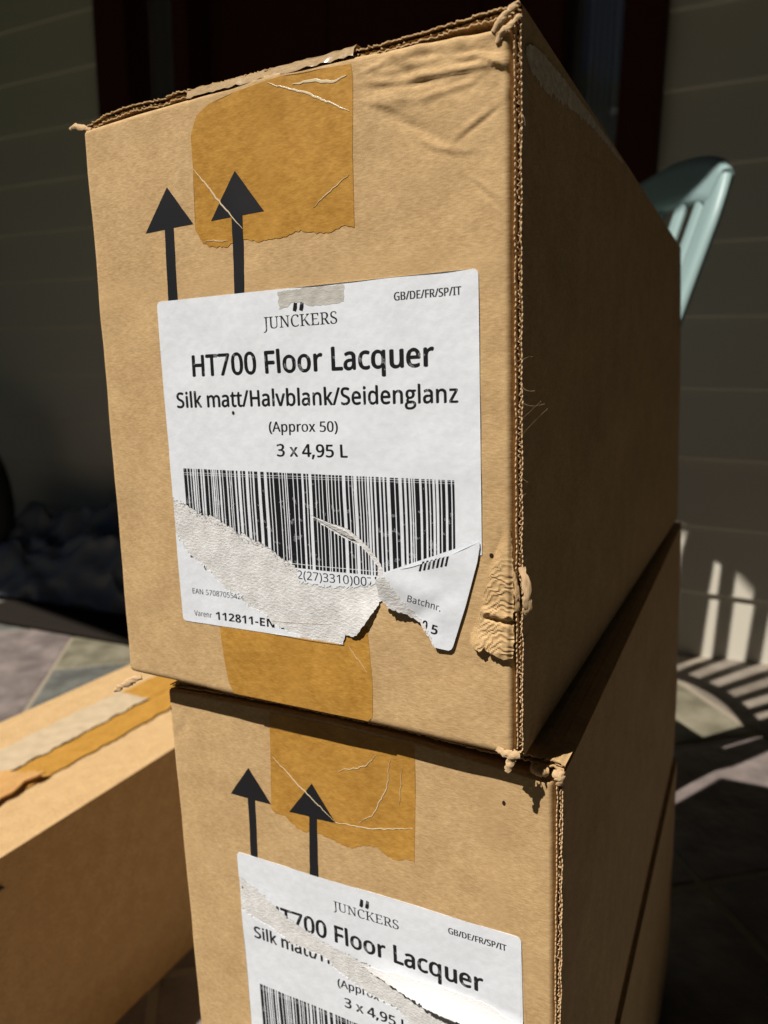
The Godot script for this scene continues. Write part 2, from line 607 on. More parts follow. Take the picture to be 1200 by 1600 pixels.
# o: xlt, xlb (left x top, bottom), xrt, xrb (right end of the front panel), top, bot (polylines y over x), z0, depth,
# side: outer x of the right panel [front top, front bottom, back top, back bottom], side_y [front top, front bottom, back top, back bottom],
# flap_l, flap_r (polylines of the upper flaps' front edges), surf, cell
func carton(root: Node3D, o: Dictionary) -> void:
	var org := root.position
	var surf: Callable = o.surf
	var z0: float = o.z0
	var r := 3.0
	var rr := 2.4
	var uo: Vector2 = o.uv
	# front panel: rounded on the left, at the top and at the bottom; on the right it turns in behind the cut end of the side
	var sx := []                                  # [share of width, mm offset, inward]
	for k in 5:
		var a := PI / 2 * k / 5.0
		sx.append([0.0, r * (1.0 - cos(a)), r * (1.0 - sin(a))])
	var wide: float = o.xrb - o.xlb
	for s in steps(r, wide - rr, o.cell):
		sx.append([s / wide, 0.0, 0.0])
	for k in range(1, 6):
		var a := PI / 2 * k / 5.0
		sx.append([1.0, -rr + rr * sin(a), rr * (1.0 - cos(a)) * 1.6])
	var sy := []
	var hh := 262.0
	for k in 4:
		var a := PI / 2 * k / 4.0
		sy.append([0.0, 3.0 * (1.0 - cos(a)), 3.0 * (1.0 - sin(a))])
	for s in steps(3.0, hh - 2.0, o.cell):
		sy.append([s / hh, 0.0, 0.0])
	for k in range(1, 6):
		var a := PI / 2 * k / 5.0
		sy.append([1.0, -2.0 + 2.0 * sin(a), 2.0 * (1.0 - cos(a))])
	var p := PackedVector3Array()
	var uv := PackedVector2Array()
	for j in sy.size():
		for i in sx.size():
			var t: float = sy[j][0]
			var xl := lerpf(o.xlb, o.xlt, t)
			var xr := lerpf(o.xrb, o.xrt, t)
			var x: float = lerpf(xl, xr, sx[i][0]) + sx[i][1]
			var y: float = lerpf(pl(o.bot, x), pl(o.top, x), t) + sy[j][1]
			var z: float = z0 - sx[i][2] - sy[j][2] + surf.call(x, y)
			p.append(P(x, y, z))
			uv.append(Vector2(x, -y) / 240.0 + uo)
	var mb := MB.new()
	mb.grid(p, uv, sx.size(), sy.size())
	part(mb, "front_panel", M.kraft, root, true, org)
	var zb: float = z0 - o.depth
	# right side panel
	mb = MB.new()
	p = PackedVector3Array()
	uv = PackedVector2Array()
	var nz := 60
	var ny := 30
	fn.frequency = 0.008
	fn.fractal_octaves = 2
	for j in ny + 1:
		for i in nz + 1:
			var a := float(i) / nz
			var b := float(j) / ny
			var x := lerpf(lerpf(o.side[1], o.side[0], b), lerpf(o.side[3], o.side[2], b), a)
			var y := lerpf(lerpf(o.side_y[1], o.side_y[0], b), lerpf(o.side_y[3], o.side_y[2], b), a)
			var z := lerpf(z0 - 0.9, zb, a)
			x += fn.get_noise_2d(z, y) * 2.0 * sin(PI * minf(a * 8.0, 1.0) * 0.5) * sin(PI * b)
			p.append(P(x, y, z))
			uv.append(Vector2(-z, -y) / 240.0 + uo * 3.0)
	mb.grid(p, uv, nz + 1, ny + 1)
	part(mb, "side_panel", M.kraft, root, true, org)
	# the cut end of the side board: two liners and the fluting between them, cut with a toothed rule
	mb = MB.new()
	var ys := steps(o.side_y[1] + 3.0, o.side_y[0] - 3.0, 0.4)
	for layer in 3:
		var off: float = [-0.3, -2.75, -1.5][layer]
		var half: float = [0.32, 0.3, 0.24][layer]
		var front := PackedVector3Array()
		var fuv := PackedVector2Array()
		for k in 5:
			for y in ys:
				var b: float = (y - o.side_y[1]) / (o.side_y[0] - o.side_y[1])
				var x: float = lerpf(o.side[1], o.side[0], b) + off
				fn.frequency = 0.05
				x += fn.get_noise_1d(y + layer * 300.0) * 0.35
				if layer == 2:
					x += fn.get_noise_1d(y * 9.0 + 55.0) * 0.9
				fn.frequency = 0.35
				var tooth := absf(fposmod(y / 2.1 + layer * 0.31, 1.0) - 0.5) * 2.0
				var z: float = z0 - 0.1 - tooth * 0.9 + fn.get_noise_1d(y * 2.0 + layer * 77.0) * 0.5
				if layer == 2:
					z -= 0.9
				var q := [Vector2(half, -7.0), Vector2(half, -0.15), Vector2(0.0, 0.05), Vector2(-half, -0.15), Vector2(-half, -7.0)]
				front.append(P(x + q[k].x, y, z + q[k].y))
				fuv.append(Vector2(k * 0.02, y / 60.0))
		mb.grid(front, fuv, ys.size(), 5)
	part(mb, "cut_edge", M.kraft_edge, root, true, org)
	# left side, back and bottom
	mb = MB.new()
	var yt_l: float = pl(o.top, o.xlt) - 3.5
	var yb_l: float = pl(o.bot, o.xlb)
	var lt := P(o.xlt, yt_l, z0 - r)
	var lb := P(o.xlb, yb_l, z0 - r)
	var lt2 := P(o.xlt, yt_l, zb)
	var lb2 := P(o.xlb, yb_l, zb)
	mb.quad(lb2, lt2, lt, lb)
	part(mb, "left_side_panel", M.kraft, root, true, org)
	mb = MB.new()
	var rt2 := P(o.side[2], o.side_y[2], zb)
	var rb2 := P(o.side[3], o.side_y[3], zb)
	mb.quad(rb2, rt2, lt2, lb2)
	part(mb, "back_panel", M.kraft, root, true, org)
	mb = MB.new()
	mb.quad(lb2, lb, P(o.side[1], o.side_y[1], z0 - 3.0), rb2)
	part(mb, "bottom_panel", M.kraft, root, true, org)
	# inner front flap under the two long ones
	mb = MB.new()
	p = PackedVector3Array()
	uv = PackedVector2Array()
	for j in 2:
		for i in 41:
			var x := lerpf(o.xlt + 1.0, o.xrt, i / 40.0)
			p.append(P(x, pl(o.top, x) - 0.15 - j * 2.0, z0 - 1.9 - j * 90.0))
			uv.append(Vector2(x, -j * 90.0) / 240.0)
	mb.grid(p, uv, 41, 2)
	part(mb, "inner_flap", M.kraft, root, true, org)
	# two long flaps: outer liner, fluting and inner liner, ragged along the front
	for side in 2:
		var edge: Array = o.flap_l if side == 0 else o.flap_r
		var x0: float = edge[0]
		var x1: float = edge[edge.size() - 2]
		mb = MB.new()
		var xs := steps(x0, x1, 0.7)
		var back_y: float = o.side_y[2] if side == 1 else yt_l + 3.0
		for layer in 3:
			p = PackedVector3Array()
			uv = PackedVector2Array()
			for j in 4:
				for x in xs:
					fn.frequency = 0.3
					fn.fractal_octaves = 3
					var y: float = pl(edge, x) - layer * 1.35 + fn.get_noise_2d(x * 1.3, layer * 40.0) * 0.45
					var z: float = z0 - o.flap_in + fn.get_noise_2d(x * 1.6, 900.0 + layer * 50.0) * 1.1 - (1.2 if layer == 1 else 0.0)
					if j == 1:
						z -= 14.0
					elif j > 1:
						z = lerpf(z - 14.0, zb + 1.0, (j - 1) / 2.0)
						y = lerpf(y, back_y - layer * 1.35, (j - 1) / 2.0)
					var dx: float = (o.side[2] - o.side[0]) * maxf(0.0, (j - 1) / 2.0) if side == 1 else 0.0
					p.append(P(x + dx, y, z))
					uv.append(Vector2(x, z) / 240.0)
			mb.grid(p, uv, xs.size(), 4)
			# give each liner a lip so that its thickness catches light
			var q := PackedVector3Array()
			var qu := PackedVector2Array()
			for j in 2:
				for i in xs.size():
					q.append(p[i] + Vector3(0, -0.0005 * (1 - j), 0))
					qu.append(uv[i])
			mb.grid(q, qu, xs.size(), 2)
		part(mb, "top_flap", M.kraft_edge if o.get("flap_edge", false) else M.kraft, root, true, org)

func arrow(root: Node3D, a: Array, hf: Callable, z0: float, joint: float) -> void:
	# a: apex, left, right, shaft top left, shaft top right, shaft bottom left, shaft bottom right
	var q := poly(a)
	var o := PackedVector2Array([q[0], q[1], q[3], q[5] + Vector2(0, -joint), q[6] + Vector2(0, -joint), q[4], q[2]])
	var mb := MB.new()
	sheet(mb, rough(o, 3.0, 0.12), hf, z0, 4.0, func(x, y): return Vector2(x, y) / 100.0, 0.0)
	part(mb, "printed_arrow", M.ink, root, true, root.position)

func film_line(root: Node3D, a: Array, hf: Callable, z0: float, w: float, h: float) -> void:
	# a raised wrinkle in the tape
	var p := rough(poly(a), 1.2, 0.5, false, 0.2)
	var pts := []
	var wd := []
	var nd := []
	var ww := []
	for i in p.size():
		var d := (p[mini(i + 1, p.size() - 1)] - p[maxi(i - 1, 0)]).normalized()
		var e := sin(PI * (i + 0.5) / p.size())
		pts.append(P(p[i].x, p[i].y, hf.call(p[i].x, p[i].y) + z0))
		wd.append(Vector3(-d.y, d.x, 0))
		nd.append(Vector3(0, 0, 1))
		ww.append(w * 0.00055 * (0.2 + e))
	var mb := MB.new()
	mb.sweep(pts, wd, nd, ww, h * 0.0005)
	part(mb, "tape_wrinkle", M.film_mark, root, true, root.position)

# a crumpled scrap of torn paper: a strip along a path, turned and roughened
func scrap(root: Node3D, called: String, path: Array, width: float, curl: float, sd: float, m: Material) -> void:
	var p := PackedVector3Array()
	var uv := PackedVector2Array()
	var n := 16
	var c := Curve3D.new()
	for q in path:
		c.add_point(q)
	var l := c.get_baked_length()
	fn.fractal_octaves = 3
	for j in 8:
		for i in n:
			var s := float(i) / (n - 1)
			var b := c.sample_baked(s * l, true)
			var d := (c.sample_baked(minf(l, s * l + 0.3), true) - c.sample_baked(maxf(0, s * l - 0.3), true)).normalized()
			var w := d.cross(Vector3(0.25, 0.3, 0.92)).normalized()
			var nn := w.cross(d)
			var a := (j / 7.0 - 0.5) * curl
			fn.frequency = 0.22
			var f := width * (0.75 + 0.35 * sin(PI * s)) * (1.0 + 0.5 * fn.get_noise_2d(s * 18.0, sd))
			var q := b + (w * sin(a) + nn * (cos(a) - 1.0)) * f / maxf(curl * 0.5, 0.4)
			q += Vector3(fn.get_noise_3d(q.x * 2.0, q.y * 2.0, sd), fn.get_noise_3d(q.x * 2.0, q.y * 2.0, sd + 9.0), fn.get_noise_3d(q.x * 2.0, q.y * 2.0, sd + 19.0)) * 0.55
			p.append(P(q.x, q.y, q.z))
			uv.append(Vector2(s * 0.3, j * 0.04))
	var mb := MB.new()
	mb.grid(p, uv, n, 8)
	# the back of the scrap, half a millimetre behind
	var p2 := PackedVector3Array()
	for i in p.size():
		p2.append(p[i] - mb.n[i] * 0.00035)
	mb.grid(p2, uv, n, 8, true)
	part(mb, called, m, root, true, root.position)

# ------------------------------------------------------------------ labels
func label_uv(tl: Vector2, rot: float) -> Callable:
	return func(x: float, y: float) -> Vector2:
		var d := (Vector2(x, y) - tl).rotated(-rot)
		return Vector2(d.x / LW, -d.y / LH)

func rounded_rect(tl: Vector2, rot: float, w: float, h: float, r: float) -> PackedVector2Array:
	var o := PackedVector2Array()
	for k in 4:
		var c: Vector2 = [Vector2(w - r, -r), Vector2(r, -r), Vector2(r, -h + r), Vector2(w - r, -h + r)][k]
		for j in 6:
			var a := PI / 2 * (k + j / 5.0)
			o.append(tl + (c + Vector2(cos(a), sin(a)) * r).rotated(rot))
	return o

func clip(a: PackedVector2Array, b: PackedVector2Array, keep: bool) -> Array:
	var res := Geometry2D.intersect_polygons(a, b) if keep else Geometry2D.clip_polygons(a, b)
	return res.filter(func(q): return not Geometry2D.is_polygon_clockwise(q))

func build_label_top(root: Node3D) -> void:
	var tl := Vector2(-171.4, 190.3)
	var rot := 0.006
	var uvf := label_uv(tl, rot)
	var lift := func(x: float, y: float) -> float:
		# the torn tongue at the bottom stands off the box
		var d := ease_s(-84.0, -60.0, x) * ease_s(64.0, 44.0, y)
		return surf_top(x, y) + d * 2.6
	var whole := rounded_rect(tl, rot, LW, 154.4, 2.2)
	# the corner below right is torn off along this line
	var gone := poly([-77.5, 30.0, -77.2, 38.0, -76.0, 41.2, -73.0, 41.0, -69.6, 42.0, -64.0, 50.0, -59.0, 57.0, -55.4, 62.7, -57.0, 66.0, -56.8, 69.0, -47.5, 70.6, -36.7, 73.0, -25.5, 77.1, -15.0, 82.2, -5.0, 84.0, -5.0, 25.0, -77.0, 25.0])
	var base: PackedVector2Array = clip(whole, rough(gone, 1.0, 0.5), false)[0]
	var mb := MB.new()
	sheet(mb, base, lift, 0.12, 2.0, func(x, y): return Vector2(x, -y) / 45.0, 0.2)
	var paper_o := part(mb, "label", M.peeled_paper, root, true, root.position)
	paper_o.set_meta("label", "white printed label torn along its lower right")
	# printed skin: all but the peeled band and the crescent slit
	var band := poly([-176.0, 101.0, -172.4, 99.3, -164.3, 95.6, -156.2, 91.9, -146.1, 90.0, -138.4, 86.8, -133.7, 83.5, -127.0, 82.4, -118.6, 79.1, -108.6, 73.6, -103.3, 71.7, -100.7, 68.5, -99.5, 63.2, -87.8, 62.4, -75.7, 62.9, -67.2, 64.1, -57.0, 67.0, -50.0, 62.0, -60.0, 48.0, -72.0, 33.0, -92.5, 35.0, -107.1, 38.6, -116.4, 41.5, -120.9, 45.8, -131.5, 48.7, -133.1, 52.6, -142.1, 54.2, -148.7, 61.0, -156.5, 66.2, -163.5, 70.6, -169.0, 78.0, -172.3, 82.3, -176.0, 84.0])
	var slit := poly([-91.8, 94.0, -82.8, 91.6, -72.8, 89.0, -67.9, 85.6, -63.2, 81.6, -57.6, 74.9, -56.4, 68.0, -59.6, 68.0, -59.4, 74.0, -62.8, 77.8, -66.9, 81.9, -71.8, 83.5, -77.9, 86.0, -86.2, 90.3])
	mb = MB.new()
	for a in clip(base, rough(band, 0.8, 1.5), false):
		for b in clip(a, rough(slit, 1.0, 0.35), false):
			var n := 0.0
			for i in b.size():
				n += b[i].cross(b[(i + 1) % b.size()]) * 0.5
			if n > 2.0:
				sheet(mb, b, lift, 0.30, 2.0, uvf, 0.17)
	part(mb, "printed_skin", M.label_print, paper_o, true, root.position)
	# grey film left by a strip of tape across the label's upper edge
	mb = MB.new()
	sheet(mb, rough(poly([-103.0, 189.6, -102.6, 182.6, -98.0, 183.0, -96.4, 184.6, -90.0, 184.4, -88.0, 182.9, -78.0, 182.7, -70.8, 183.4, -70.4, 190.2, -86.0, 190.3]), 1.0, 0.5), lift, 0.36, 2.0, func(x, y): return Vector2(x, -y) / 45.0, 0.06)
	part(mb, "tape_residue", M.residue, paper_o, true, root.position)
	# sliver curled up along the slit
	mb = MB.new()
	var up := func(x: float, y: float) -> float:
		return surf_top(x, y) + 1.3 * clampf((y - (94.0 - (x + 91.8) * 0.52)) / 5.0, 0.0, 1.0)
	sheet(mb, rough(poly([-90.5, 93.3, -82.8, 91.0, -74.0, 88.4, -69.5, 85.3, -71.5, 84.9, -76.0, 86.4, -81.0, 88.9]), 0.8, 0.3), up, 0.35, 1.0, func(x, y): return Vector2(x, -y) / 45.0, 0.12)
	part(mb, "torn_sliver", M.peeled_paper, paper_o, true, root.position)
	# ragged fibres of the peeled band standing up
	mb = MB.new()
	rng.seed = 91
	for k in 90:
		var t := rng.randf()
		var x := lerpf(-168.0, -101.0, t) + rng.randf_range(-2, 2)
		var y := pl([-172.4, 99.3, -156.2, 91.9, -133.7, 83.5, -118.6, 79.1, -100.7, 68.5], x) - rng.randf_range(0.0, 3.0)
		var d := Vector2(rng.randf_range(-1.2, 1.2), rng.randf_range(0.2, 1.6))
		var h := surf_top(x, y)
		var a := P(x - 0.35, y, h + 0.25)
		var b := P(x + 0.35, y, h + 0.25)
		var c := P(x + d.x, y + d.y, h + 0.45 + rng.randf() * 0.35)
		mb.tri(a, c, b)
	part(mb, "paper_fibre", M.peeled_paper, paper_o, true, root.position).set_meta("kind", "stuff")
	# the loose corner, turned and lifted
	var fl := func(x: float, y: float) -> float:
		var d := clampf((-16.0 - x) / 40.0, 0.0, 1.0)
		var z := surf_top(x, y) + 0.9 + 4.2 * d * d
		z += 0.7 * sin((y + x * 0.35) * 0.28) * d
		z -= 1.2 * exp(-pow((y - (62.0 + (x + 30.0) * 0.75)) / 5.0, 2.0)) * d
		return z
	var corner := poly([-57.9, 70.5, -55.0, 71.6, -47.5, 74.1, -36.7, 77.5, -25.5, 81.6, -13.2, 88.0, -13.0, 86.0, -14.1, 79.5, -19.2, 60.9, -24.9, 43.2, -25.6, 41.9, -26.8, 41.2, -32.8, 41.9, -36.5, 48.0, -39.5, 52.0, -43.3, 54.5, -48.0, 56.1, -52.7, 57.8, -56.6, 61.8])
	mb = MB.new()
	sheet(mb, corner, fl, 0.1, 1.5, uvf, 0.2)
	var co := part(mb, "torn_corner", M.label_print, paper_o, true, root.position)
	co.set_meta("label", "loose torn corner of the label, slipped down and creased")
	mb = MB.new()
	sheet(mb, rough(poly([-57.6, 70.0, -53.5, 71.0, -51.0, 67.0, -47.0, 62.0, -42.5, 56.5, -37.0, 51.2, -34.0, 45.0, -33.0, 42.2, -36.5, 47.5, -39.5, 51.6, -43.3, 54.1, -48.0, 55.7, -52.7, 57.3, -56.8, 61.6]), 0.8, 0.8), fl, 0.22, 1.5, func(x, y): return Vector2(x, -y) / 45.0, 0.1)
	part(mb, "torn_rim", M.peeled_paper, paper_o, true, root.position)

func build_label_mid(root: Node3D, z0: float) -> void:
	var tl := Vector2(-158.3, -97.3)
	var rot := 0.0234
	var uvf := label_uv(tl, rot)
	var hf := func(x: float, y: float) -> float:
		return surf_mid(x, y)
	var whole := rounded_rect(tl, rot, LW, 154.4, 2.2)
	var mb := MB.new()
	sheet(mb, whole, hf, z0 + 0.12, 2.5, func(x, y): return Vector2(x + 37.0, -y) / 45.0, 0.2)
	var paper_o := part(mb, "label", M.peeled_paper, root, true, root.position)
	paper_o.set_meta("label", "white printed label ripped across its heading")
	var band := poly([-164.0, -110.0, -158.9, -111.5, -151.0, -114.3, -139.7, -119.1, -128.7, -126.0, -117.8, -129.6, -103.0, -133.6, -90.6, -135.4, -80.4, -136.4, -66.6, -138.5, -47.5, -143.7, -29.3, -144.9, -11.9, -145.2, 8.0, -150.0, 8.0, -190.0, -30.0, -182.0, -45.0, -172.0, -51.8, -165.2, -63.1, -155.9, -74.9, -154.7, -87.0, -151.3, -99.4, -146.6, -103.5, -142.4, -118.7, -141.2, -127.6, -140.8, -138.6, -136.0, -149.0, -134.0, -157.1, -131.3, -164.0, -130.0])
	mb = MB.new()
	# upper edge of the rip on the right stands up and curls
	var curl := func(x: float, y: float) -> float:
		var e := pl([-160, -110, -128.7, -126, -80.4, -139.6, -47.5, -143.7, -11.9, -145.2, 4, -148], x)
		return surf_mid(x, y) + 5.0 * ease_s(-90.0, -40.0, x) * pow(clampf(1.0 - (y - e) / 13.0, 0.0, 1.0), 1.6)
	for a in clip(whole, rough(band, 0.8, 1.3), false):
		var n := 0.0
		var top := -1e9
		for i in a.size():
			n += a[i].cross(a[(i + 1) % a.size()]) * 0.5
			top = maxf(top, a[i].y)
		if n > 3.0:
			sheet(mb, a, curl if top > -100.0 else hf, z0 + 0.32, 2.0, uvf, 0.17)
	part(mb, "printed_skin", M.label_print, paper_o, true, root.position)
	mb = MB.new()
	sheet(mb, rough(poly([-84.0, -139.0, -72.0, -136.6, -64.0, -134.6, -44.0, -134.0, -30.0, -133.4, -15.0, -133.8, -3.0, -138.0, -1.5, -143.0, -1.0, -147.0, -14.0, -145.4, -29.3, -144.6, -47.5, -143.4, -66.6, -141.2]), 1.2, 0.9), curl, z0 + 0.45, 2.0, func(x, y): return Vector2(x, -y) / 45.0, 0.12)
	part(mb, "torn_rim", M.label_print_plain, paper_o, true, root.position)

# ------------------------------------------------------------------ boxes
func strip_tape(root: Node3D, path: Array, x0: float, x1: float, called := "tape_strip") -> void:
	# clear tape over the top: path of (y, z) pairs in mm
	var p := PackedVector3Array()
	var uv := PackedVector2Array()
	var n := 40
	var c := Curve2D.new()
	for i in range(0, path.size(), 2):
		c.add_point(Vector2(path[i], path[i + 1]))
	var l := c.get_baked_length()
	var m := int(minf(l / 2.0, 160.0))
	fn.fractal_octaves = 3
	for j in m + 1:
		var q := c.sample_baked(l * j / m)
		for i in n + 1:
			var x := lerpf(x0, x1, float(i) / n)
			fn.frequency = 0.07
			var w := fn.get_noise_2d(x * 2.0, l * j / m * 1.5) * 0.7
			p.append(P(x, q.x + w + 0.4, q.y + w * 0.5))
			uv.append(Vector2(x, -l * j / m) / 240.0)
	var mb := MB.new()
	mb.grid(p, uv, n + 1, m + 1)
	part(mb, called, M.tape_clear, root, true, root.position)

func build_top_box() -> void:
	var root := thing("cardboard_box", "topmost cardboard box of the stack, white label torn at its lower right", "box", Vector3(-0.105, GY, -0.275), "taped cardboard boxes")
	add_crease(creases_top, [-61.5, 261.4, -48.8, 259.8, -39.1, 258.9, -26.8, 258.7, -10.9, 258.0, -2.0, 257.0], 0.7, 0.95, 0.9)
	add_crease(creases_top, [-22.1, 235.6, -13.0, 240.5, -4.5, 245.0], 0.5, 0.9, 0.45)
	add_crease(creases_top, [-41.0, 240.8, -31.5, 234.8, -22.9, 231.9, -13.2, 230.5], 0.3, 0.9, 0.5)
	add_crease(creases_top, [-54.5, 251.9, -38.7, 244.8, -22.8, 236.0], 0.9, 3.2, 0.2)
	add_crease(creases_top, [-17.3, 223.4, -5.6, 213.1], 0.35, 0.8, 0.3)
	add_crease(creases_top, [-56.4, 264.0, -33.8, 263.7, -7.5, 265.5], 0.4, 1.1, 0.5)
	add_crease(creases_top, [-62.5, 268.3, -33.7, 267.5, -3.5, 267.1], 0.3, 1.0, 0.4)
	add_crease(creases_top, [-24.5, 263.0, -10.2, 260.8, -1.6, 255.3], 0.7, 0.8, 0.7)
	add_crease(creases_top, [-30.0, 252.0, -12.0, 254.0, -3.0, 251.0], 0.4, 1.2, 0.4)
	add_crease(creases_top, [-3.0, 262.0, -14.0, 265.5, -28.0, 266.4], 0.5, 0.8, 0.5)
	add_crease(creases_top, [-2.5, 259.5, -10.0, 262.6, -20.0, 262.0], 0.5, 0.8, 0.4)
	add_crease(creases_top, [-3.0, 254.0, -16.0, 256.6, -34.0, 255.0, -46.0, 256.5], 0.35, 0.8, 0.4)
	add_crease(creases_top, [-60.0, 265.5, -50.0, 266.8, -41.0, 265.6], 0.45, 0.8, 0.5)
	add_crease(creases_top, [-60.0, 255.0, -52.0, 252.6, -44.0, 249.0], 0.3, 0.9, 0.3)
	add_crease(creases_low, [-3.0, 95.0, -6.5, 85.0, -10.0, 76.0], 0.5, 1.6, 0.3)
	carton(root, {
		"xlt": -209.8, "xlb": -212.1, "xrt": -1.0, "xrb": 0.6, "z0": 0.0, "depth": 549.0, "cell": 0.8, "surf": surf_top, "uv": Vector2(0.13, 0.37),
		"top": [-210.0, 270.4, -208.0, 271.0, -176.0, 272.6, -143.6, 273.2, -102.7, 275.2, -63.4, 273.4, -33.7, 272.2, -3.5, 270.4],
		"bot": [-212.0, 2.1, -140.0, 0.4, -70.0, 0.6, 1.5, -0.9],
		"side": [2.9, 4.6, -3.6, 3.6], "side_y": [276.6, 0.2, 270.6, 1.0],
		"flap_l": [-208.5, 272.2, -206.7, 273.7, -196.4, 276.1, -178.8, 277.5, -160.6, 276.7, -152.5, 278.0, -142.5, 277.1, -120.8, 277.2, -104.0, 277.2],
		"flap_r": [-103.0, 277.2, -63.3, 276.0, -48.0, 276.0, -33.6, 276.3, -15.4, 277.1, -6.0, 277.4, -1.0, 277.0, 2.4, 275.2], "flap_in": 1.6})
	var uvk := func(x: float, y: float) -> Vector2:
		return Vector2(x, -y) / 240.0
	# tape on the front, upper strip: stuck area, then the loose film round it
	var mb := MB.new()
	var tp := rough(poly([-145.7, 219.3, -142.5, 214.5, -138.4, 211.5, -127.9, 210.6, -124.5, 212.8, -119.0, 212.6, -110.1, 210.9, -97.3, 211.4, -90.0, 213.3, -86.2, 211.9, -77.1, 210.7, -69.0, 212.8, -64.9, 211.4]), 1.2, 0.7, false, 0.35)
	tp.append_array(poly([-64.6, 238.2, -63.8, 252.0, -63.4, 266.0, -64.0, 270.8, -75.0, 271.6, -97.0, 272.6, -120.0, 271.2, -134.0, 268.9, -140.5, 265.5, -144.2, 258.0, -144.4, 245.7]))
	sheet(mb, tp, surf_top, 0.16, 1.4, uvk, 0.14)
	part(mb, "tape_strip", M.tape, root, true, root.position)
	film_line(root, [-144.5, 244.6, -137.7, 237.4, -132.1, 230.4, -125.2, 222.8, -119.7, 217.1], surf_top, 0.24, 0.55, 0.16)
	film_line(root, [-66.4, 231.3, -74.9, 226.3, -83.7, 221.1], surf_top, 0.24, 0.3, 0.16)
	film_line(root, [-102.8, 271.4, -92.3, 267.1, -84.6, 264.4, -76.5, 260.1, -65.3, 254.2], surf_top, 0.24, 0.6, 0.16)
	film_line(root, [-91.0, 268.6, -80.0, 268.2, -72.0, 266.0, -66.0, 267.2], surf_top, 0.24, 0.9, 0.16)
	film_line(root, [-141.0, 214.0, -128.0, 213.0], surf_top, 0.24, 0.25, 0.16)
	strip_tape(root, [273.0, 0.15, 275.2, -0.3, 277.4, -1.6, 278.2, -6.0, 278.6, -60.0, 276.0, -540.0], -145.5, -63.0, "tape_over_top")
	# lower strip, coming out under the label
	mb = MB.new()
	tp = poly([-148.2, 40.0, -147.4, 34.6, -146.0, 20.0, -144.2, 8.0, -141.4, 2.2, -66.5, 2.0, -64.2, 4.2, -63.6, 20.0, -65.2, 46.0])
	sheet(mb, tp, surf_top, 0.10, 2.5, uvk, 0.1)
	part(mb, "tape_strip", M.tape, root, true, root.position)
	film_line(root, [-75.0, 36.0, -66.0, 25.0], surf_top, 0.24, 0.2, 0.16)
	arrow(root, [-160.2, 239.3, -174.9, 221.1, -146.6, 222.1, -163.3, 221.5, -158.0, 221.7, -164.5, 190.4, -158.8, 190.3], surf_top, 0.06, 3.0)
	arrow(root, [-122.0, 240.7, -136.4, 222.2, -107.9, 222.8, -125.2, 222.5, -119.3, 222.6, -125.9, 191.2, -120.7, 191.1], surf_top, 0.26, 3.0)
	build_label_top(root)
	# small pits
	for q in [[-8.5, 82.7, 0.85, 0.15], [-130.8, 138.9, 0.75, 0.42]]:
		mb = MB.new()
		var ring := PackedVector2Array()
		for k in 14:
			ring.append(Vector2(q[0], q[1]) + Vector2(cos(TAU * k / 14), sin(TAU * k / 14) * 1.15) * q[2])
		sheet(mb, ring, surf_top, q[3], 1.0, uvk, 0.0)
		part(mb, "pit", M.hole, root, true, root.position)
	# liner rucked up and split near the lower right edge
	var ruck := func(x: float, y: float) -> float:
		var s := ease_s(90.0, 68.0, y)
		var e := ease_s(-17.5, -12.0, x + (y - 46.0) * -0.18)
		var ph := (y + 0.06 * (x + 2.0) * (x + 2.0)) * 2.5 + sin(x * 0.4) * 0.9 + fc.get_noise_2d(x * 1.2, y * 1.2) * 4.0
		var z := surf_top(x, y) + 0.25 + s * e * (0.7 + 0.24 * sin(ph) + 0.10 * sin(ph * 0.47 + x))
		z += 2.0 * ease_s(54.0, 44.0, y) * ease_s(6.0, -9.0, x)
		z += 1.2 * exp(-pow((y - 59.5 + (x + 5.0) * 0.1) / 1.6, 2.0)) * e
		z -= 1.5 * exp(-pow((y - 56.6 + (x + 5.0) * 0.08) / 0.8, 2.0)) * ease_s(-13.0, -9.0, x)
		return z - 1.2 * ease_s(-1.6, 0.2, x)
	mb = MB.new()
	var rk := rough(poly([-1.2, 94.0, -3.7, 88.2, -7.1, 82.5, -9.4, 74.9, -12.9, 60.9, -14.0, 57.5, -16.9, 50.4, -17.6, 46.8, -15.4, 44.3, -12.6, 43.3, -10.7, 45.4, -8.0, 43.4, -5.3, 42.7, -3.2, 41.2, 0.2, 41.9, 0.7, 43.1, 0.6, 64.2, 0.2, 76.5, -0.4, 90.5]), 0.8, 0.5)
	sheet(mb, rk, ruck, 0.0, 0.6, uvk, 0.35)
	part(mb, "rucked_liner", M.kraft, root, true, root.position).set_meta("label", "crumpled torn liner at the lower right edge")
	# split of the joint: a tongue of the side board bent out
	var V := func(x: float, y: float, z: float) -> Vector3: return Vector3(x, y, z)
	scrap(root, "split_edge", [V.call(3.6, 79.0, -0.5), V.call(5.6, 75.0, 1.2), V.call(6.6, 69.0, 1.9), V.call(6.4, 63.0, 1.4), V.call(4.6, 60.5, -0.2)], 1.5, 1.0, 3.0, M.kraft_edge)
	scrap(root, "split_edge", [V.call(0.6, 78.0, 0.2), V.call(1.6, 72.0, 0.8), V.call(2.4, 66.0, 0.7), V.call(1.6, 61.0, -0.4)], 0.8, 0.9, 8.0, M.kraft)
	# torn corners
	scrap(root, "torn_corner_scrap", [V.call(-205.5, 271.2, -1.0), V.call(-210.5, 273.0, -1.0), V.call(-215.8, 274.6, -1.5), V.call(-220.0, 274.4, -2.5)], 1.5, 2.2, 5.0, M.kraft_edge)
	scrap(root, "torn_corner_scrap", [V.call(-204.0, 0.2, -1.0), V.call(-210.0, -2.5, 0.5), V.call(-216.0, -6.0, 1.5), V.call(-222.0, -9.5, 2.0)], 1.7, 1.6, 12.0, M.kraft_edge)
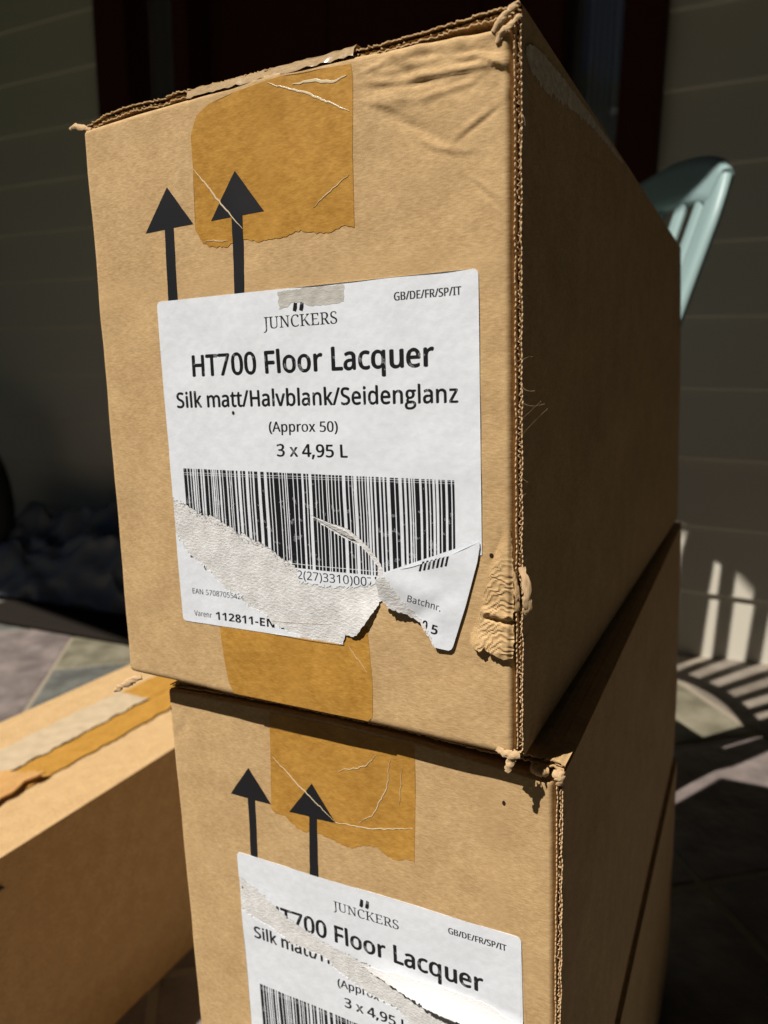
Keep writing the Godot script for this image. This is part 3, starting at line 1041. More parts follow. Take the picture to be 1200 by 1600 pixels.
	scrap(root, "torn_corner_scrap", [V.call(1.5, 2.0, -1.0), V.call(0.2, -0.6, 0.6), V.call(-0.9, -4.0, 1.3), V.call(-2.0, -7.0, 1.6)], 1.5, 1.4, 21.0, M.kraft_edge)
	scrap(root, "torn_corner_scrap", [V.call(-6.2, 2.4, 0.3), V.call(-3.6, 1.0, 1.2), V.call(0.2, 0.6, 1.2), V.call(3.0, 0.8, -0.2)], 1.6, 1.6, 23.0, M.kraft_edge)
	scrap(root, "torn_corner_scrap", [V.call(-7.0, 269.5, 0.3), V.call(-4.0, 273.0, 0.8), V.call(-0.5, 276.0, 0.4), V.call(1.5, 277.8, -2.0)], 1.4, 2.2, 33.0, M.kraft_edge)
	scrap(root, "torn_corner_scrap", [V.call(-5.5, 266.0, 0.2), V.call(-3.0, 269.0, 1.4), V.call(0.3, 271.0, 0.8), V.call(2.2, 273.5, -0.5)], 1.0, 1.6, 37.0, M.kraft_edge)
	# liner rubbed off along the upper edge of the side
	mb = MB.new()
	var o2 := PackedVector2Array()
	for k in 81:
		var z := -4.0 - 2.5 * k
		fn.frequency = 0.11
		o2.append(Vector2(z, pl([-205.0, 270.6, -175.0, 269.6, -150.0, 268.9, -118.0, 268.0, -96.0, 266.0, -70.0, 263.0, -48.0, 260.0, -28.0, 257.6, -12.0, 258.2, -4.0, 262.0], z) + fn.get_noise_1d(z * 2.0) * 2.2 * ease_s(-206.0, -150.0, z)))
	for k in 81:
		var z := -204.0 + 2.5 * k
		o2.append(Vector2(z, pl([-205.0, 272.0, -150.0, 272.6, -110.0, 272.2, -60.0, 271.4, -26.0, 269.6, -10.0, 267.0, -4.0, 264.5], z) + fn.get_noise_1d(z * 2.0 + 500.0) * 0.8))
	var trn := Geometry2D.triangulate_polygon(o2)
	for k in range(0, trn.size(), 3):
		var q := []
		for e in 3:
			var a := o2[trn[k + e]]
			q.append(P(lerpf(2.9, -3.6, -a.x / 549.0) + 0.5, a.y, a.x))
		var ta := o2[trn[k]] / 60.0
		var tb := o2[trn[k + 1]] / 60.0
		var tc := o2[trn[k + 2]] / 60.0
		if (q[2] - q[0]).cross(q[1] - q[0]).x > 0:
			mb.tri(q[0], q[1], q[2], ta, tb, tc)
		else:
			mb.tri(q[0], q[2], q[1], ta, tc, tb)
	part(mb, "rubbed_edge", M.scuffed, root, true, root.position)
	# loose fibres along the cut edge
	mb = MB.new()
	rng.seed = 5
	for k in 9:
		var y := rng.randf_range(20.0, 250.0) if k > 3 else 130.0 + k * 6.0
		var l := rng.randf_range(2.0, 7.0) if k > 3 else 9.0
		var a := V.call(3.6, y, 0.0)
		var d := Vector3(rng.randf_range(0.1, 1.0), rng.randf_range(-1, 1), rng.randf_range(0.0, 0.6)).normalized()
		var e := Vector3(rng.randf_range(-1, 1), rng.randf_range(-1, 1), 0.2)
		var c := []
		var rd := []
		for s in 9:
			var t := s / 8.0
			var q: Vector3 = a + d * l * t + e * l * 0.5 * t * t
			c.append(P(q.x, q.y, q.z))
			rd.append(0.00004)
		mb.tube(c, rd, 4)
	part(mb, "paper_fibre", M.kraft_edge, root, true, root.position).set_meta("kind", "stuff")

func build_mid_box() -> void:
	var z0 := -13.5
	var root := thing("cardboard_box", "cardboard box second from the top of the stack, label ripped across its heading", "box", Vector3(-0.09, 0.27, -0.29), "taped cardboard boxes")
	add_crease(creases_mid, [-199.0, -40.0, -188.0, -30.0, -186.0, -18.0], 0.4, 2.0, 0.3)
	carton(root, {
		"xlt": -199.3, "xlb": -195.0, "xrt": 13.6, "xrb": 16.6, "z0": z0, "depth": 545.0, "cell": 2.2, "surf": surf_mid, "uv": Vector2(0.61, 0.12),
		"top": [-200.0, -11.6, -195.0, -10.4, -140.0, -9.2, -90.0, -8.8, -60.0, -9.6, -20.0, -12.4, 14.0, -15.6],
		"bot": [-200.0, -268.0, 17.0, -268.0],
		"side": [17.6, 18.6, 6.2, 8.4], "side_y": [-8.2, -268.5, -6.0, -268.5],
		"flap_l": [-198.0, -8.5, -190.0, -6.0, -160.0, -4.6, -120.0, -4.0, -93.0, -4.0],
		"flap_r": [-92.0, -4.0, -50.0, -4.4, -20.0, -6.0, 4.0, -6.2, 13.0, -6.6, 18.0, -8.0], "flap_in": 1.5})
	var uvk := func(x: float, y: float) -> Vector2:
		return Vector2(x + 55.0, -y) / 240.0
	var mb := MB.new()
	var tp := rough(poly([-133.3, -65.0, -130.5, -67.4, -125.2, -67.0, -121.0, -70.5, -114.6, -73.0, -105.0, -71.6, -95.8, -72.6, -85.8, -74.6, -79.0, -71.0, -72.0, -69.7, -66.0, -73.6, -60.7, -73.9, -56.0, -71.6, -51.8, -72.2]), 1.2, 0.9, false, 0.35)
	tp.append_array(poly([-50.6, -40.0, -50.2, -12.6, -90.0, -11.4, -131.0, -11.8, -132.0, -40.0]))
	sheet(mb, tp, surf_mid, z0 + 0.12, 2.5, uvk, 0.1)
	part(mb, "tape_strip", M.tape, root, true, root.position)
	var hf := func(x: float, y: float) -> float: return surf_mid(x, y) + z0
	film_line(root, [-130.7, -35.9, -117.3, -46.4, -95.3, -62.0], hf, 0.24, 0.5, 0.16)
	film_line(root, [-95.4, -62.9, -73.6, -60.8, -52.0, -54.6], hf, 0.24, 0.4, 0.16)
	film_line(root, [-62.9, -21.9, -65.2, -36.7, -73.3, -53.3, -81.3, -59.2], hf, 0.24, 0.35, 0.16)
	film_line(root, [-92.0, -34.8, -76.2, -28.5, -70.3, -21.8], hf, 0.24, 0.3, 0.16)
	film_line(root, [-57.0, -25.0, -59.0, -45.0], hf, 0.24, 0.2, 0.16)
	arrow(root, [-146.3, -45.3, -159.5, -63.2, -133.2, -63.0, -148.3, -63.2, -143.5, -63.2, -149.2, -96.9, -144.6, -97.0], surf_mid, z0 + 0.06, 3.0)
	arrow(root, [-107.2, -44.9, -122.0, -64.1, -94.4, -63.0, -109.8, -63.5, -105.3, -63.6, -111.3, -97.8, -106.2, -97.3], surf_mid, z0 + 0.27, 3.0)
	build_label_mid(root, z0)
	for q in [[-8.0, -30.5, 0.8], [-156.0, -118.0, 0.5]]:
		mb = MB.new()
		var ring := PackedVector2Array()
		for k in 10:
			ring.append(Vector2(q[0], q[1]) + Vector2(cos(TAU * k / 10), sin(TAU * k / 10) * 1.5) * q[2])
		sheet(mb, ring, surf_mid, z0 + 0.15, 1.0, uvk, 0.0)
		part(mb, "pit", M.hole, root, true, root.position)
	# crushed corner
	var V := func(x: float, y: float, z: float) -> Vector3: return Vector3(x, y, z)
	scrap(root, "torn_corner_scrap", [V.call(4.0, -12.5, z0 + 0.5), V.call(6.0, -10.8, z0 + 2.4), V.call(9.0, -10.4, z0 + 2.6), V.call(11.6, -11.0, z0 + 0.6)], 2.7, 2.4, 43.0, M.kraft)
	scrap(root, "torn_corner_scrap", [V.call(14.6, -9.6, z0 - 0.6), V.call(15.8, -11.4, z0 + 1.0), V.call(16.6, -13.2, z0 + 1.4), V.call(16.6, -16.2, z0 + 0.6)], 1.9, 1.9, 47.0, M.kraft_edge)

func build_low_box() -> void:
	var root := thing("cardboard_box", "lowest cardboard box of the stack, its shaded side showing beside the slate floor", "box", Vector3(-0.09, 0.0, -0.28), "taped cardboard boxes")
	carton(root, {
		"xlt": -200.0, "xlb": -200.0, "xrt": 16.0, "xrb": 16.0, "z0": -8.0, "depth": 548.0, "cell": 6.0, "surf": flat_surf, "uv": Vector2(0.3, 0.8),
		"top": [-200.0, -279.0, -90.0, -276.0, 12.0, -279.0], "bot": [-200.0, -539.5, 12.0, -539.5],
		"side": [20.5, 20.0, 12.4, 11.6], "side_y": [-276.0, -539.5, -274.5, -539.5],
		"flap_l": [-199.0, -275.0, -150.0, -271.6, -93.0, -270.6],
		"flap_r": [-92.0, -270.6, -40.0, -271.6, 8.0, -272.6, 19.6, -275.0], "flap_in": 1.5})
	var mb := MB.new()
	sheet(mb, poly([-130.0, -282.0, -130.0, -340.0, -50.0, -340.0, -50.0, -282.0]), flat_surf, -7.85, 8.0, func(x, y): return Vector2(x, -y) / 240.0, 0.0)
	part(mb, "tape_strip", M.tape, root, true, root.position)

func build_side_box() -> void:
	var root := thing("cardboard_box", "cardboard box standing alone on the floor left of the stack, tape along its top", "box", Vector3(-0.655, 0.0, -0.28), "taped cardboard boxes")
	carton(root, {
		"xlt": -788.0, "xlb": -788.0, "xrt": -526.0, "xrb": -525.5, "z0": 20.0, "depth": 560.0, "cell": 8.0, "surf": flat_surf, "uv": Vector2(0.45, 0.22),
		"top": [-790.0, -276.0, -522.0, -276.0], "bot": [-790.0, -539.5, -520.0, -539.5],
		"side": [-522.5, -521.5, -524.0, -521.5], "side_y": [-271.8, -539.5, -271.8, -539.5],
		"flap_l": [-787.0, -271.6, -720.0, -269.6, -656.5, -269.2],
		"flap_r": [-655.5, -269.2, -600.0, -269.6, -522.8, -271.4], "flap_in": 1.5})
	# tape along the seam: stuck bands and loose milky film between
	var lay := func(called: String, m: Material, z_a: float, z_b: float, x0: float, x1: float, h: float, wave: float) -> void:
		var p := PackedVector3Array()
		var uv := PackedVector2Array()
		var xs := steps(x0, x1, 3.0)
		var zs := steps(z_a, z_b, 4.0)
		fn.fractal_octaves = 3
		for z in zs:
			for x in xs:
				fn.frequency = 0.03
				var xe: float = x
				if x == xs[0] or x == xs[xs.size() - 1]:
					xe += fn.get_noise_1d(z * 1.6 + x) * 3.0
				var y: float = -268.9 - absf(x + 656.0) * 0.006 + h + (fn.get_noise_2d(x * 1.2, z) * 0.5 + 0.5) * wave
				p.append(P(xe, y, z))
				uv.append(Vector2(x, z) / 240.0)
		var mb := MB.new()
		mb.grid(p, uv, xs.size(), zs.size())
		part(mb, called, m, root, true, root.position)
	lay.call("tape_strip", M.tape, -200.0, -538.0, -648.0, -603.0, 0.3, 0.4)
	lay.call("tape_strip", M.tape, -430.0, -538.0, -702.0, -649.0, 0.3, 0.4)
	lay.call("loose_film", M.milky_film, -150.0, -429.0, -706.0, -649.5, 0.9, 2.2)
	# the near end of the tape is slit and stands up with a piece of liner
	var p := PackedVector3Array()
	var uv := PackedVector2Array()
	for j in 21:
		for i in 21:
			var a := i / 20.0
			var b := j / 20.0
			var x := lerpf(-700.0, lerpf(-590.0, -606.0, b), a)
			var z := lerpf(-20.0, lerpf(-196.0, -226.0, a), b)
			fn.frequency = 0.03
			var y := -267.6 + 1.0 * b + 5.0 * a * a * b + fn.get_noise_2d(x, z) * 2.0
			if j == 20:
				z += fn.get_noise_2d(x * 6.0, 3.0) * 7.0
			if i == 20:
				x += fn.get_noise_2d(z * 6.0, 9.0) * 5.0
			p.append(P(x, y, z))
			uv.append(Vector2(x, z) / 240.0)
	var mb := MB.new()
	mb.grid(p, uv, 21, 21)
	var q := PackedVector3Array()
	for e in p:
		q.append(e + Vector3(0, -0.0022, 0))
	mb.grid(q, uv, 21, 21, true)
	var rim := PackedVector3Array()
	var ru := PackedVector2Array()
	for k in 2:
		for j in 21:
			rim.append((q if k == 0 else p)[j * 21 + 20])
			ru.append(Vector2(j * 0.03, k * 0.01))
	mb.grid(rim, ru, 21, 2, true)
	part(mb, "lifted_flap", M.kraft_light_tape, root, true, root.position)
	# printed arrow on the shaded side, only its tip in view
	mb = MB.new()
	var A := [Vector2(-95.0, -280.0), Vector2(-113.5, -300.5), Vector2(-99.0, -300.5), Vector2(-99.0, -360.0), Vector2(-91.0, -360.0), Vector2(-91.0, -300.5), Vector2(-77.0, -300.5)]
	var pv := PackedVector2Array(A)
	var trn := Geometry2D.triangulate_polygon(pv)
	for k in range(0, trn.size(), 3):
		var w := []
		for e in 3:
			w.append(P(-520.6, pv[trn[k + e]].y, pv[trn[k + e]].x))
		if (w[2] - w[0]).cross(w[1] - w[0]).x > 0:
			mb.tri(w[0], w[1], w[2])
		else:
			mb.tri(w[0], w[2], w[1])
	part(mb, "printed_arrow", M.ink, root, true, root.position)

# ------------------------------------------------------------------ chair
func build_chair() -> void:
	var root := thing("plastic_chair", "pale green slatted plastic garden chair behind the box stack, near the house wall", "chair", Vector3(-0.375, 0.0, -0.872))
	root.rotation.y = deg_to_rad(-48.0)
	var m: Material = M.chair_plastic
	var hw := func(h: float) -> float: return 0.178 + 0.05 * (h - 0.42) / 0.55
	var B := func(u: float, h: float) -> Vector3:
		var q: float = (h - 0.42) / 0.55
		return Vector3(u * hw.call(h), h, -0.205 - 0.15 * q - 0.02 * q * q + 0.045 * u * u)
	var N := func(u: float, h: float) -> Vector3:
		var a: Vector3 = B.call(u + 0.02, h) - B.call(u - 0.02, h)
		var b: Vector3 = B.call(u, h + 0.01) - B.call(u, h - 0.01)
		return a.cross(b).normalized()
	var strip := func(called: String, uh: Array, width: Array, th: float) -> void:
		var c := Curve2D.new()
		for q in uh:
			c.add_point(q)
		var pts := []
		var wd := []
		var nd := []
		var ww := []
		var n := 18
		for i in n + 1:
			var q := Vector2.ZERO
			var f := float(i) / n * (uh.size() - 1)
			var k := mini(int(f), uh.size() - 2)
			# smooth path through the points
			var p0: Vector2 = uh[maxi(k - 1, 0)]
			var p3: Vector2 = uh[mini(k + 2, uh.size() - 1)]
			q = (uh[k] as Vector2).cubic_interpolate(uh[k + 1], p0, p3, f - k)
			pts.append(B.call(q.x, q.y))
			nd.append(N.call(q.x, q.y))
			ww.append(lerpf(width[k], width[k + 1], f - k))
		for i in n + 1:
			var d: Vector3 = (pts[mini(i + 1, n)] - pts[maxi(i - 1, 0)]).normalized()
			wd.append(nd[i].cross(d).normalized())
		var mb := MB.new()
		mb.sweep(pts, wd, nd, ww, th)
		part(mb, called, m, root, false)
	for s in [-1.0, 1.0]:
		strip.call("stile", [Vector2(0.86 * s, 0.40), Vector2(0.87 * s, 0.60), Vector2(0.87 * s, 0.80), Vector2(0.86 * s, 0.90), Vector2(0.82 * s, 0.955)], [0.024, 0.026, 0.030, 0.033, 0.026], 0.009)
	strip.call("top_rail", [Vector2(-0.86, 0.945), Vector2(-0.5, 0.975), Vector2(0.0, 0.99), Vector2(0.5, 0.975), Vector2(0.86, 0.945)], [0.026, 0.036, 0.042, 0.036, 0.026], 0.010)
	strip.call("lower_rail", [Vector2(-0.86, 0.60), Vector2(0.0, 0.615), Vector2(0.86, 0.60)], [0.020, 0.020, 0.020], 0.0095)
	for k in 5:
		var u := (k - 2) * 0.29
		strip.call("slat", [Vector2(u * 0.95, 0.605), Vector2(u, 0.75), Vector2(u * 1.03, 0.95)], [0.013, 0.0145, 0.0155], 0.006)
	# seat with a rolled front
	var p := PackedVector3Array()
	var uv := PackedVector2Array()
	for j in 15:
		for i in 15:
			var a := i / 14.0 * 2.0 - 1.0
			var b := j / 14.0
			var w := lerpf(0.235, 0.19, b)
			var z := lerpf(0.225, -0.215, b)
			var y := 0.425 - 0.02 * sin(PI * b) + 0.012 * a * a - 0.05 * pow(maxf(0.0, 1.0 - b * 5.0), 2.0) - 0.03 * pow(maxf(0.0, absf(a) * 6.0 - 5.0), 2.0)
			p.append(Vector3(a * w, y, z))
			uv.append(Vector2(a, b))
	var mb := MB.new()
	mb.grid(p, uv, 15, 15)
	var lowp := PackedVector3Array()
	for q in p:
		lowp.append(q + Vector3(0, -0.006, 0))
	mb.grid(lowp, uv, 15, 15, true)
	part(mb, "seat", m, root, false)
	for s in [-1.0, 1.0]:
		# armrest: leaves the stile, runs forward and turns down into the front leg
		var pts := [Vector3(0.185 * s, 0.66, -0.265), Vector3(0.235 * s, 0.66, -0.17), Vector3(0.262 * s, 0.655, -0.05), Vector3(0.268 * s, 0.65, 0.09), Vector3(0.262 * s, 0.635, 0.175), Vector3(0.255 * s, 0.585, 0.215), Vector3(0.25 * s, 0.50, 0.218), Vector3(0.25 * s, 0.43, 0.216)]
		var wd := []
		var nd := []
		var ww := []
		for i in pts.size():
			var d: Vector3 = (pts[mini(i + 1, pts.size() - 1)] - pts[maxi(i - 1, 0)]).normalized()
			wd.append(Vector3(1, 0, 0) - d * d.x)
			nd.append(wd[i].normalized().cross(d).normalized())
			ww.append([0.016, 0.022, 0.027, 0.028, 0.026, 0.024, 0.024, 0.026][i])
		mb = MB.new()
		mb.sweep(pts, wd, nd, ww, 0.008)
		part(mb, "armrest", m, root, false)
		for f in 2:
			var lp := [Vector3(0.245 * s, 0.44, 0.21), Vector3(0.255 * s, 0.22, 0.225), Vector3(0.262 * s, 0.0, 0.24)] if f == 0 else [Vector3(0.19 * s, 0.44, -0.20), Vector3(0.18 * s, 0.22, -0.215), Vector3(0.175 * s, 0.0, -0.24)]
			var w2 := []
			var n2 := []
			for i in 3:
				w2.append(Vector3(1, 0, 0))
				n2.append(Vector3(0, 0, 1))
			mb = MB.new()
			mb.sweep(lp, w2, n2, [0.03, 0.026, 0.022], 0.016)
			part(mb, "leg", m, root, false)

# ------------------------------------------------------------------ floor, house, garden
func build_ground() -> void:
	var mb := MB.new()
	mb.quad(Vector3(-40, -0.03, 40), Vector3(-40, -0.03, -40), Vector3(40, -0.03, -40), Vector3(40, -0.03, 40))
	var g := part(mb, "ground", M.lawn, self, false)
	structure(g)
	mb = MB.new()
	mb.quad(Vector3(-4.2, -0.0025, 0.75), Vector3(-4.2, -0.0025, -1.9), Vector3(3.6, -0.0025, -1.9), Vector3(3.6, -0.0025, 0.75))
	mb.quad(Vector3(-4.2, -0.05, 0.75), Vector3(-4.2, -0.0025, 0.75), Vector3(3.6, -0.0025, 0.75), Vector3(3.6, -0.05, 0.75))
	var pv := part(mb, "patio", M.grout, self, false)
	structure(pv)
	# slate tiles laid cornerwise
	var ea := Vector2(0.62, 0.7846)
	var eb := Vector2(0.7846, -0.62)
	var pitch := 0.36
	var meshes := []
	rng.seed = 12
	for k in 6:
		var tb := MB.new()
		var p := PackedVector3Array()
		var uv := PackedVector2Array()
		var off := Vector2(rng.randf(), rng.randf())
		var hs := [-0.1755, -0.1725, -0.06, 0.06, 0.1725, 0.1755]
		fn.frequency = 3.0
		for j in 6:
			for i in 6:
				var edge := i == 0 or i == 5 or j == 0 or j == 5
				var h := -0.0045 if edge else 0.0 + fn.get_noise_3d(hs[i] * 2.0, hs[j] * 2.0, k * 9.0) * 0.0025
				p.append(Vector3(hs[i], h, -hs[j]))
				uv.append(Vector2(hs[i], hs[j]) * 1.4 + off)
		tb.grid(p, uv, 6, 6)
		meshes.append(tb.mesh())
	var n := 0
	for i in range(-14, 14):
		for j in range(-14, 14):
			var c := eb * (-0.597 + (i + 0.5) * pitch) + ea * (-1.637 + (j + 0.5) * pitch)
			if c.x < -3.9 or c.x > 3.3 or c.y < -1.75 or c.y > 0.56:
				continue
			var o := MeshInstance3D.new()
			o.name = "slate_tile"
			o.mesh = meshes[rng.randi_range(0, 5)]
			var kind: int = [0, 1, 2, 0, 3, 1, 2, 0][rng.randi_range(0, 7)]
			if i == -1 and j == -1: kind = 0
			if i == 0 and j == -1: kind = 1
			if i == -1 and j == 0: kind = 0
			if i == -1 and j == 1: kind = 2
			if i == 0 and j == 0: kind = 2
			o.material_override = M["slate_%d" % kind]
			o.transform = Transform3D(Basis(Vector3.UP, -atan2(eb.y, eb.x) + rng.randi_range(0, 3) * PI / 2), Vector3(c.x, rng.randf_range(-0.001, 0.0012), c.y))
			pv.add_child(o, true)
			n += 1

func build_house() -> void:
	var root := thing("house", "weatherboard house front in deep shade with dark red door frame and sidelights", "house", Vector3(0.0, 0.0, -1.646))
	root.rotation.z = deg_to_rad(-2.5)
	# boards: local x, local z 0 is the face
	var pitch := 0.163
	var pieces := [[-4.6, -1.94], [-0.232, 3.6]]
	for row in range(-2, 18):
		var y0 := -0.009 + row * pitch
		var spans := pieces if y0 < 2.06 else [[-4.6, 3.6]]
		for s in spans:
			var mb := MB.new()
			var prof := [Vector2(y0 + pitch + 0.012, 0.004), Vector2(y0 + pitch - 0.004, 0.006), Vector2(y0 + 0.016, 0.0125), Vector2(y0 + 0.006, 0.0145), Vector2(y0, 0.0135), Vector2(y0 - 0.001, 0.006), Vector2(y0 - 0.001, -0.01)]
			var p := PackedVector3Array()
			var uv := PackedVector2Array()
			prof.reverse()
			for q in prof:
				for i in 9:
					p.append(Vector3(lerpf(s[0], s[1], i / 8.0), q.x, q.y))
					uv.append(Vector2(i, q.x * 4.0))
			mb.grid(p, uv, 9, prof.size())
			part(mb, "weatherboard", M.wall_paint, root, false)
	var mb2 := MB.new()
	mb2.cbox(Vector3(-3.27, 1.2, -0.09), Vector3(2.66, 3.4, 0.15), 0.002)
	mb2.cbox(Vector3(1.684, 1.2, -0.09), Vector3(3.832, 3.4, 0.15), 0.002)
	mb2.cbox(Vector3(-1.086, 2.5, -0.09), Vector3(1.7, 0.8, 0.15), 0.002)
	part(mb2, "wall_core", M.room_dark, root, false)
	# door frame: jambs, mullions and head
	for q in [[-1.875, 0.13, 0.035], [-1.60, 0.06, 0.03], [-0.505, 0.10, 0.03], [-0.275, 0.092, 0.035]]:
		var mb := MB.new()
		mb.cbox(Vector3(q[0], 1.0, q[2] - 0.06), Vector3(q[1], 2.3, 0.14), 0.006)
		part(mb, "door_jamb", M.door_wood, root, false)
	mb2 = MB.new()
	mb2.cbox(Vector3(-1.086, 2.11, -0.02), Vector3(1.708, 0.1, 0.14), 0.006)
	part(mb2, "door_head", M.door_wood, root, false)
	# door leaf with sunk panels
	mb2 = MB.new()
	mb2.cbox(Vector3(-1.062, 1.0, -0.07), Vector3(1.0, 2.1, 0.045), 0.004)
	var door := part(mb2, "door", M.door_wood, root, false)
	for r in 3:
		for c in 2:
			var mb := MB.new()
			mb.cbox(Vector3(-1.29 + c * 0.45, 0.42 + r * 0.62, -0.045), Vector3(0.30, 0.46, 0.014), 0.006)
			part(mb, "door_panel", M.door_wood, door, false)
	mb2 = MB.new()
	mb2.tube([Vector3(-0.63, 1.02, -0.045), Vector3(-0.63, 1.02, 0.0), Vector3(-0.66, 1.02, 0.012), Vector3(-0.74, 1.02, 0.012)], [0.011, 0.011, 0.011, 0.009], 10)
	part(mb2, "door_handle", M.rim_metal, door, false)
	for q in [[-1.72, 0.19], [-0.388, 0.14]]:
		var mb := MB.new()
		mb.cbox(Vector3(q[0], 1.03, -0.06), Vector3(q[1], 2.06, 0.006), 0.001)
		part(mb, "sidelight_pane", M.pane_glass, root, false)
		# curtain hanging behind the pane
		var p := PackedVector3Array()
		var uv := PackedVector2Array()
		for j in 2:
			for i in 61:
				var x: float = q[0] + lerpf(-0.02 if q[0] < -1.0 else -0.05, 0.11 if q[0] < -1.0 else 0.045, i / 60.0)
				p.append(Vector3(x, 0.2 + j * 1.8, -0.16 + 0.016 * sin(i * 0.62) + 0.006 * sin(i * 1.7)))
				uv.append(Vector2(i, j))
		mb = MB.new()
		mb.grid(p, uv, 61, 2)
		part(mb, "curtain", M.curtain_cloth, root, false)
	# the dark room behind
	mb2 = MB.new()
	mb2.cbox(Vector3(-1.086, 1.0, -1.3), Vector3(2.4, 2.6, 0.04), 0.002)
	mb2.cbox(Vector3(-2.3, 1.0, -0.75), Vector3(0.04, 2.6, 1.1), 0.002)
	mb2.cbox(Vector3(0.15, 1.0, -0.75), Vector3(0.04, 2.6, 1.1), 0.002)
	mb2.cbox(Vector3(-1.086, 2.4, -0.75), Vector3(2.4, 0.04, 1.1), 0.002)
	part(mb2, "hall_wall", M.room_dark, root, false)
	# the wing that closes the porch on the right
	for row in range(-1, 17):
		var y0 := row * pitch
		var mb := MB.new()
		mb.cbox(Vector3(3.55, y0 + pitch * 0.5, 1.3), Vector3(0.03, pitch - 0.006, 2.6), 0.004, Basis(Vector3(0, 0, 1), 0.06))
		part(mb, "weatherboard", M.wall_paint, root, false)

func build_roof() -> void:
	# the outline of the shade that the roof throws on the floor, carried back along the sun to the roof's height
	var h := 2.5
	var back := Vector2(-SUN.x, -SUN.z) * (h / -SUN.y)
	var shade := [Vector2(-2.9, 2.6), Vector2(-2.4, -0.6), Vector2(-2.36, -1.326), Vector2(-2.2, -1.292), Vector2(-1.28, -1.09), Vector2(-0.62, -0.95), Vector2(-0.25, -1.86), Vector2(0.047, -1.815), Vector2(0.127, -1.727), Vector2(0.43, -1.445), Vector2(0.48, -1.30), Vector2(0.90, -0.85), Vector2(0.95, 2.6)]
	var o := PackedVector2Array()
	for q in shade:
		o.append(q + back)
	o.insert(0, Vector2(-5.0, o[0].y))
	o.append_array(PackedVector2Array([Vector2(4.2, 4.6), Vector2(4.2, -1.7), Vector2(-5.0, -1.7)]))
	var root := thing("porch_roof", "flat porch roof over the house front, above the picture", "roof", Vector3(-0.5, h, -0.5))
	var off := root.position
	var mb := MB.new()
	var tr := Geometry2D.triangulate_polygon(o)
	for k in range(0, tr.size(), 3):
		var a := o[tr[k]]
		var b := o[tr[k + 1]]
		var c := o[tr[k + 2]]
		if (b - a).cross(c - a) < 0:
			var s := b
			b = c
			c = s
		mb.tri(Vector3(a.x, h, a.y) - off, Vector3(b.x, h, b.y) - off, Vector3(c.x, h, c.y) - off)
		mb.tri(Vector3(a.x, h + 0.1, a.y) - off, Vector3(c.x, h + 0.1, c.y) - off, Vector3(b.x, h + 0.1, b.y) - off)
	part(mb, "roof_sheet", M.roof_sheet, root, false)
	mb = MB.new()
	mb.cbox(Vector3(-0.4, h - 0.06, 3.35) - off, Vector3(9.2, 0.09, 2.5), 0.004)
	part(mb, "front_awning", M.roof_sheet, root, false)
	mb = MB.new()
	for i in o.size():
		var a := o[i]
		var b := o[(i + 1) % o.size()]
		mb.quad(Vector3(a.x, h, a.y) - off, Vector3(a.x, h + 0.1, a.y) - off, Vector3(b.x, h + 0.1, b.y) - off, Vector3(b.x, h, b.y) - off)
	part(mb, "fascia", M.door_wood, root, false)
	for q in [Vector2(-4.6, 4.2), Vector2(-0.5, 4.2), Vector2(4.0, 4.2)]:
		mb = MB.new()
		mb.cbox(Vector3(q.x, h * 0.5 - 0.02, q.y) - off, Vector3(0.1, h + 0.02, 0.1), 0.006)
		part(mb, "post", M.door_wood, root, false)

func build_garden() -> void:
	# a clipped hedge and two trees beyond the lawn, mirrored in the sidelight
	var leaf := MB.new()
	leaf.tri(Vector3(0, 0, 0), Vector3(-0.5, 0.5, 0.05), Vector3(0, 1, 0))
	leaf.tri(Vector3(0, 0, 0), Vector3(0, 1, 0), Vector3(0.5, 0.5, 0.05))
	var lm := leaf.mesh()
	lm.surface_set_material(0, M.leaf)
	var scatter := func(parent: Node3D, called: String, n: int, f: Callable, size: float) -> void:
		var mm := MultiMesh.new()
		mm.transform_format = MultiMesh.TRANSFORM_3D
		mm.mesh = lm
		mm.instance_count = n
		for i in n:
			var q: Vector3 = f.call()
			var b := Basis.from_euler(Vector3(rng.randf() * TAU, rng.randf() * TAU, rng.randf() * TAU)).scaled(Vector3.ONE * size * rng.randf_range(0.6, 1.3))
			mm.set_instance_transform(i, Transform3D(b, q))
		var o := MultiMeshInstance3D.new()
		o.name = called
		o.multimesh = mm
		o.set_meta("kind", "stuff")
		parent.add_child(o, true)
	rng.seed = 77
	var hedge := thing("hedge", "tall dark green hedge across the lawn, behind the viewer", "hedge", Vector3(0, 0, 6.0))
	scatter.call(hedge, "leaves", 9000, func(): return Vector3(rng.randf_range(-9, 9), rng.randf_range(0, 2.6), rng.randf_range(-0.5, 0.5)), 0.14)
	for s in [[-3.2, 7.5, 5.2], [2.6, 8.2, 6.0]]:
		var t := thing("garden_tree", "round leafy tree beyond the hedge, %s side" % ("left" if s[0] < 0 else "right"), "tree", Vector3(s[0], 0, s[1]), "garden trees")
		var mb := MB.new()
		mb.tube([Vector3(0, 0, 0), Vector3(0.05, 1.2, 0), Vector3(0.0, 2.4, 0.1), Vector3(0.1, 3.8, 0)], [0.17, 0.13, 0.10, 0.05], 10)
		part(mb, "trunk", M.bark, t, false)
		scatter.call(t, "crown", 6000, func():
			var d := Vector3(rng.randfn(), rng.randfn(), rng.randfn()).normalized() * pow(rng.randf(), 0.4) * 1.9
			return Vector3(d.x, s[2] - 1.9 + d.y * 0.8, d.z), 0.16)

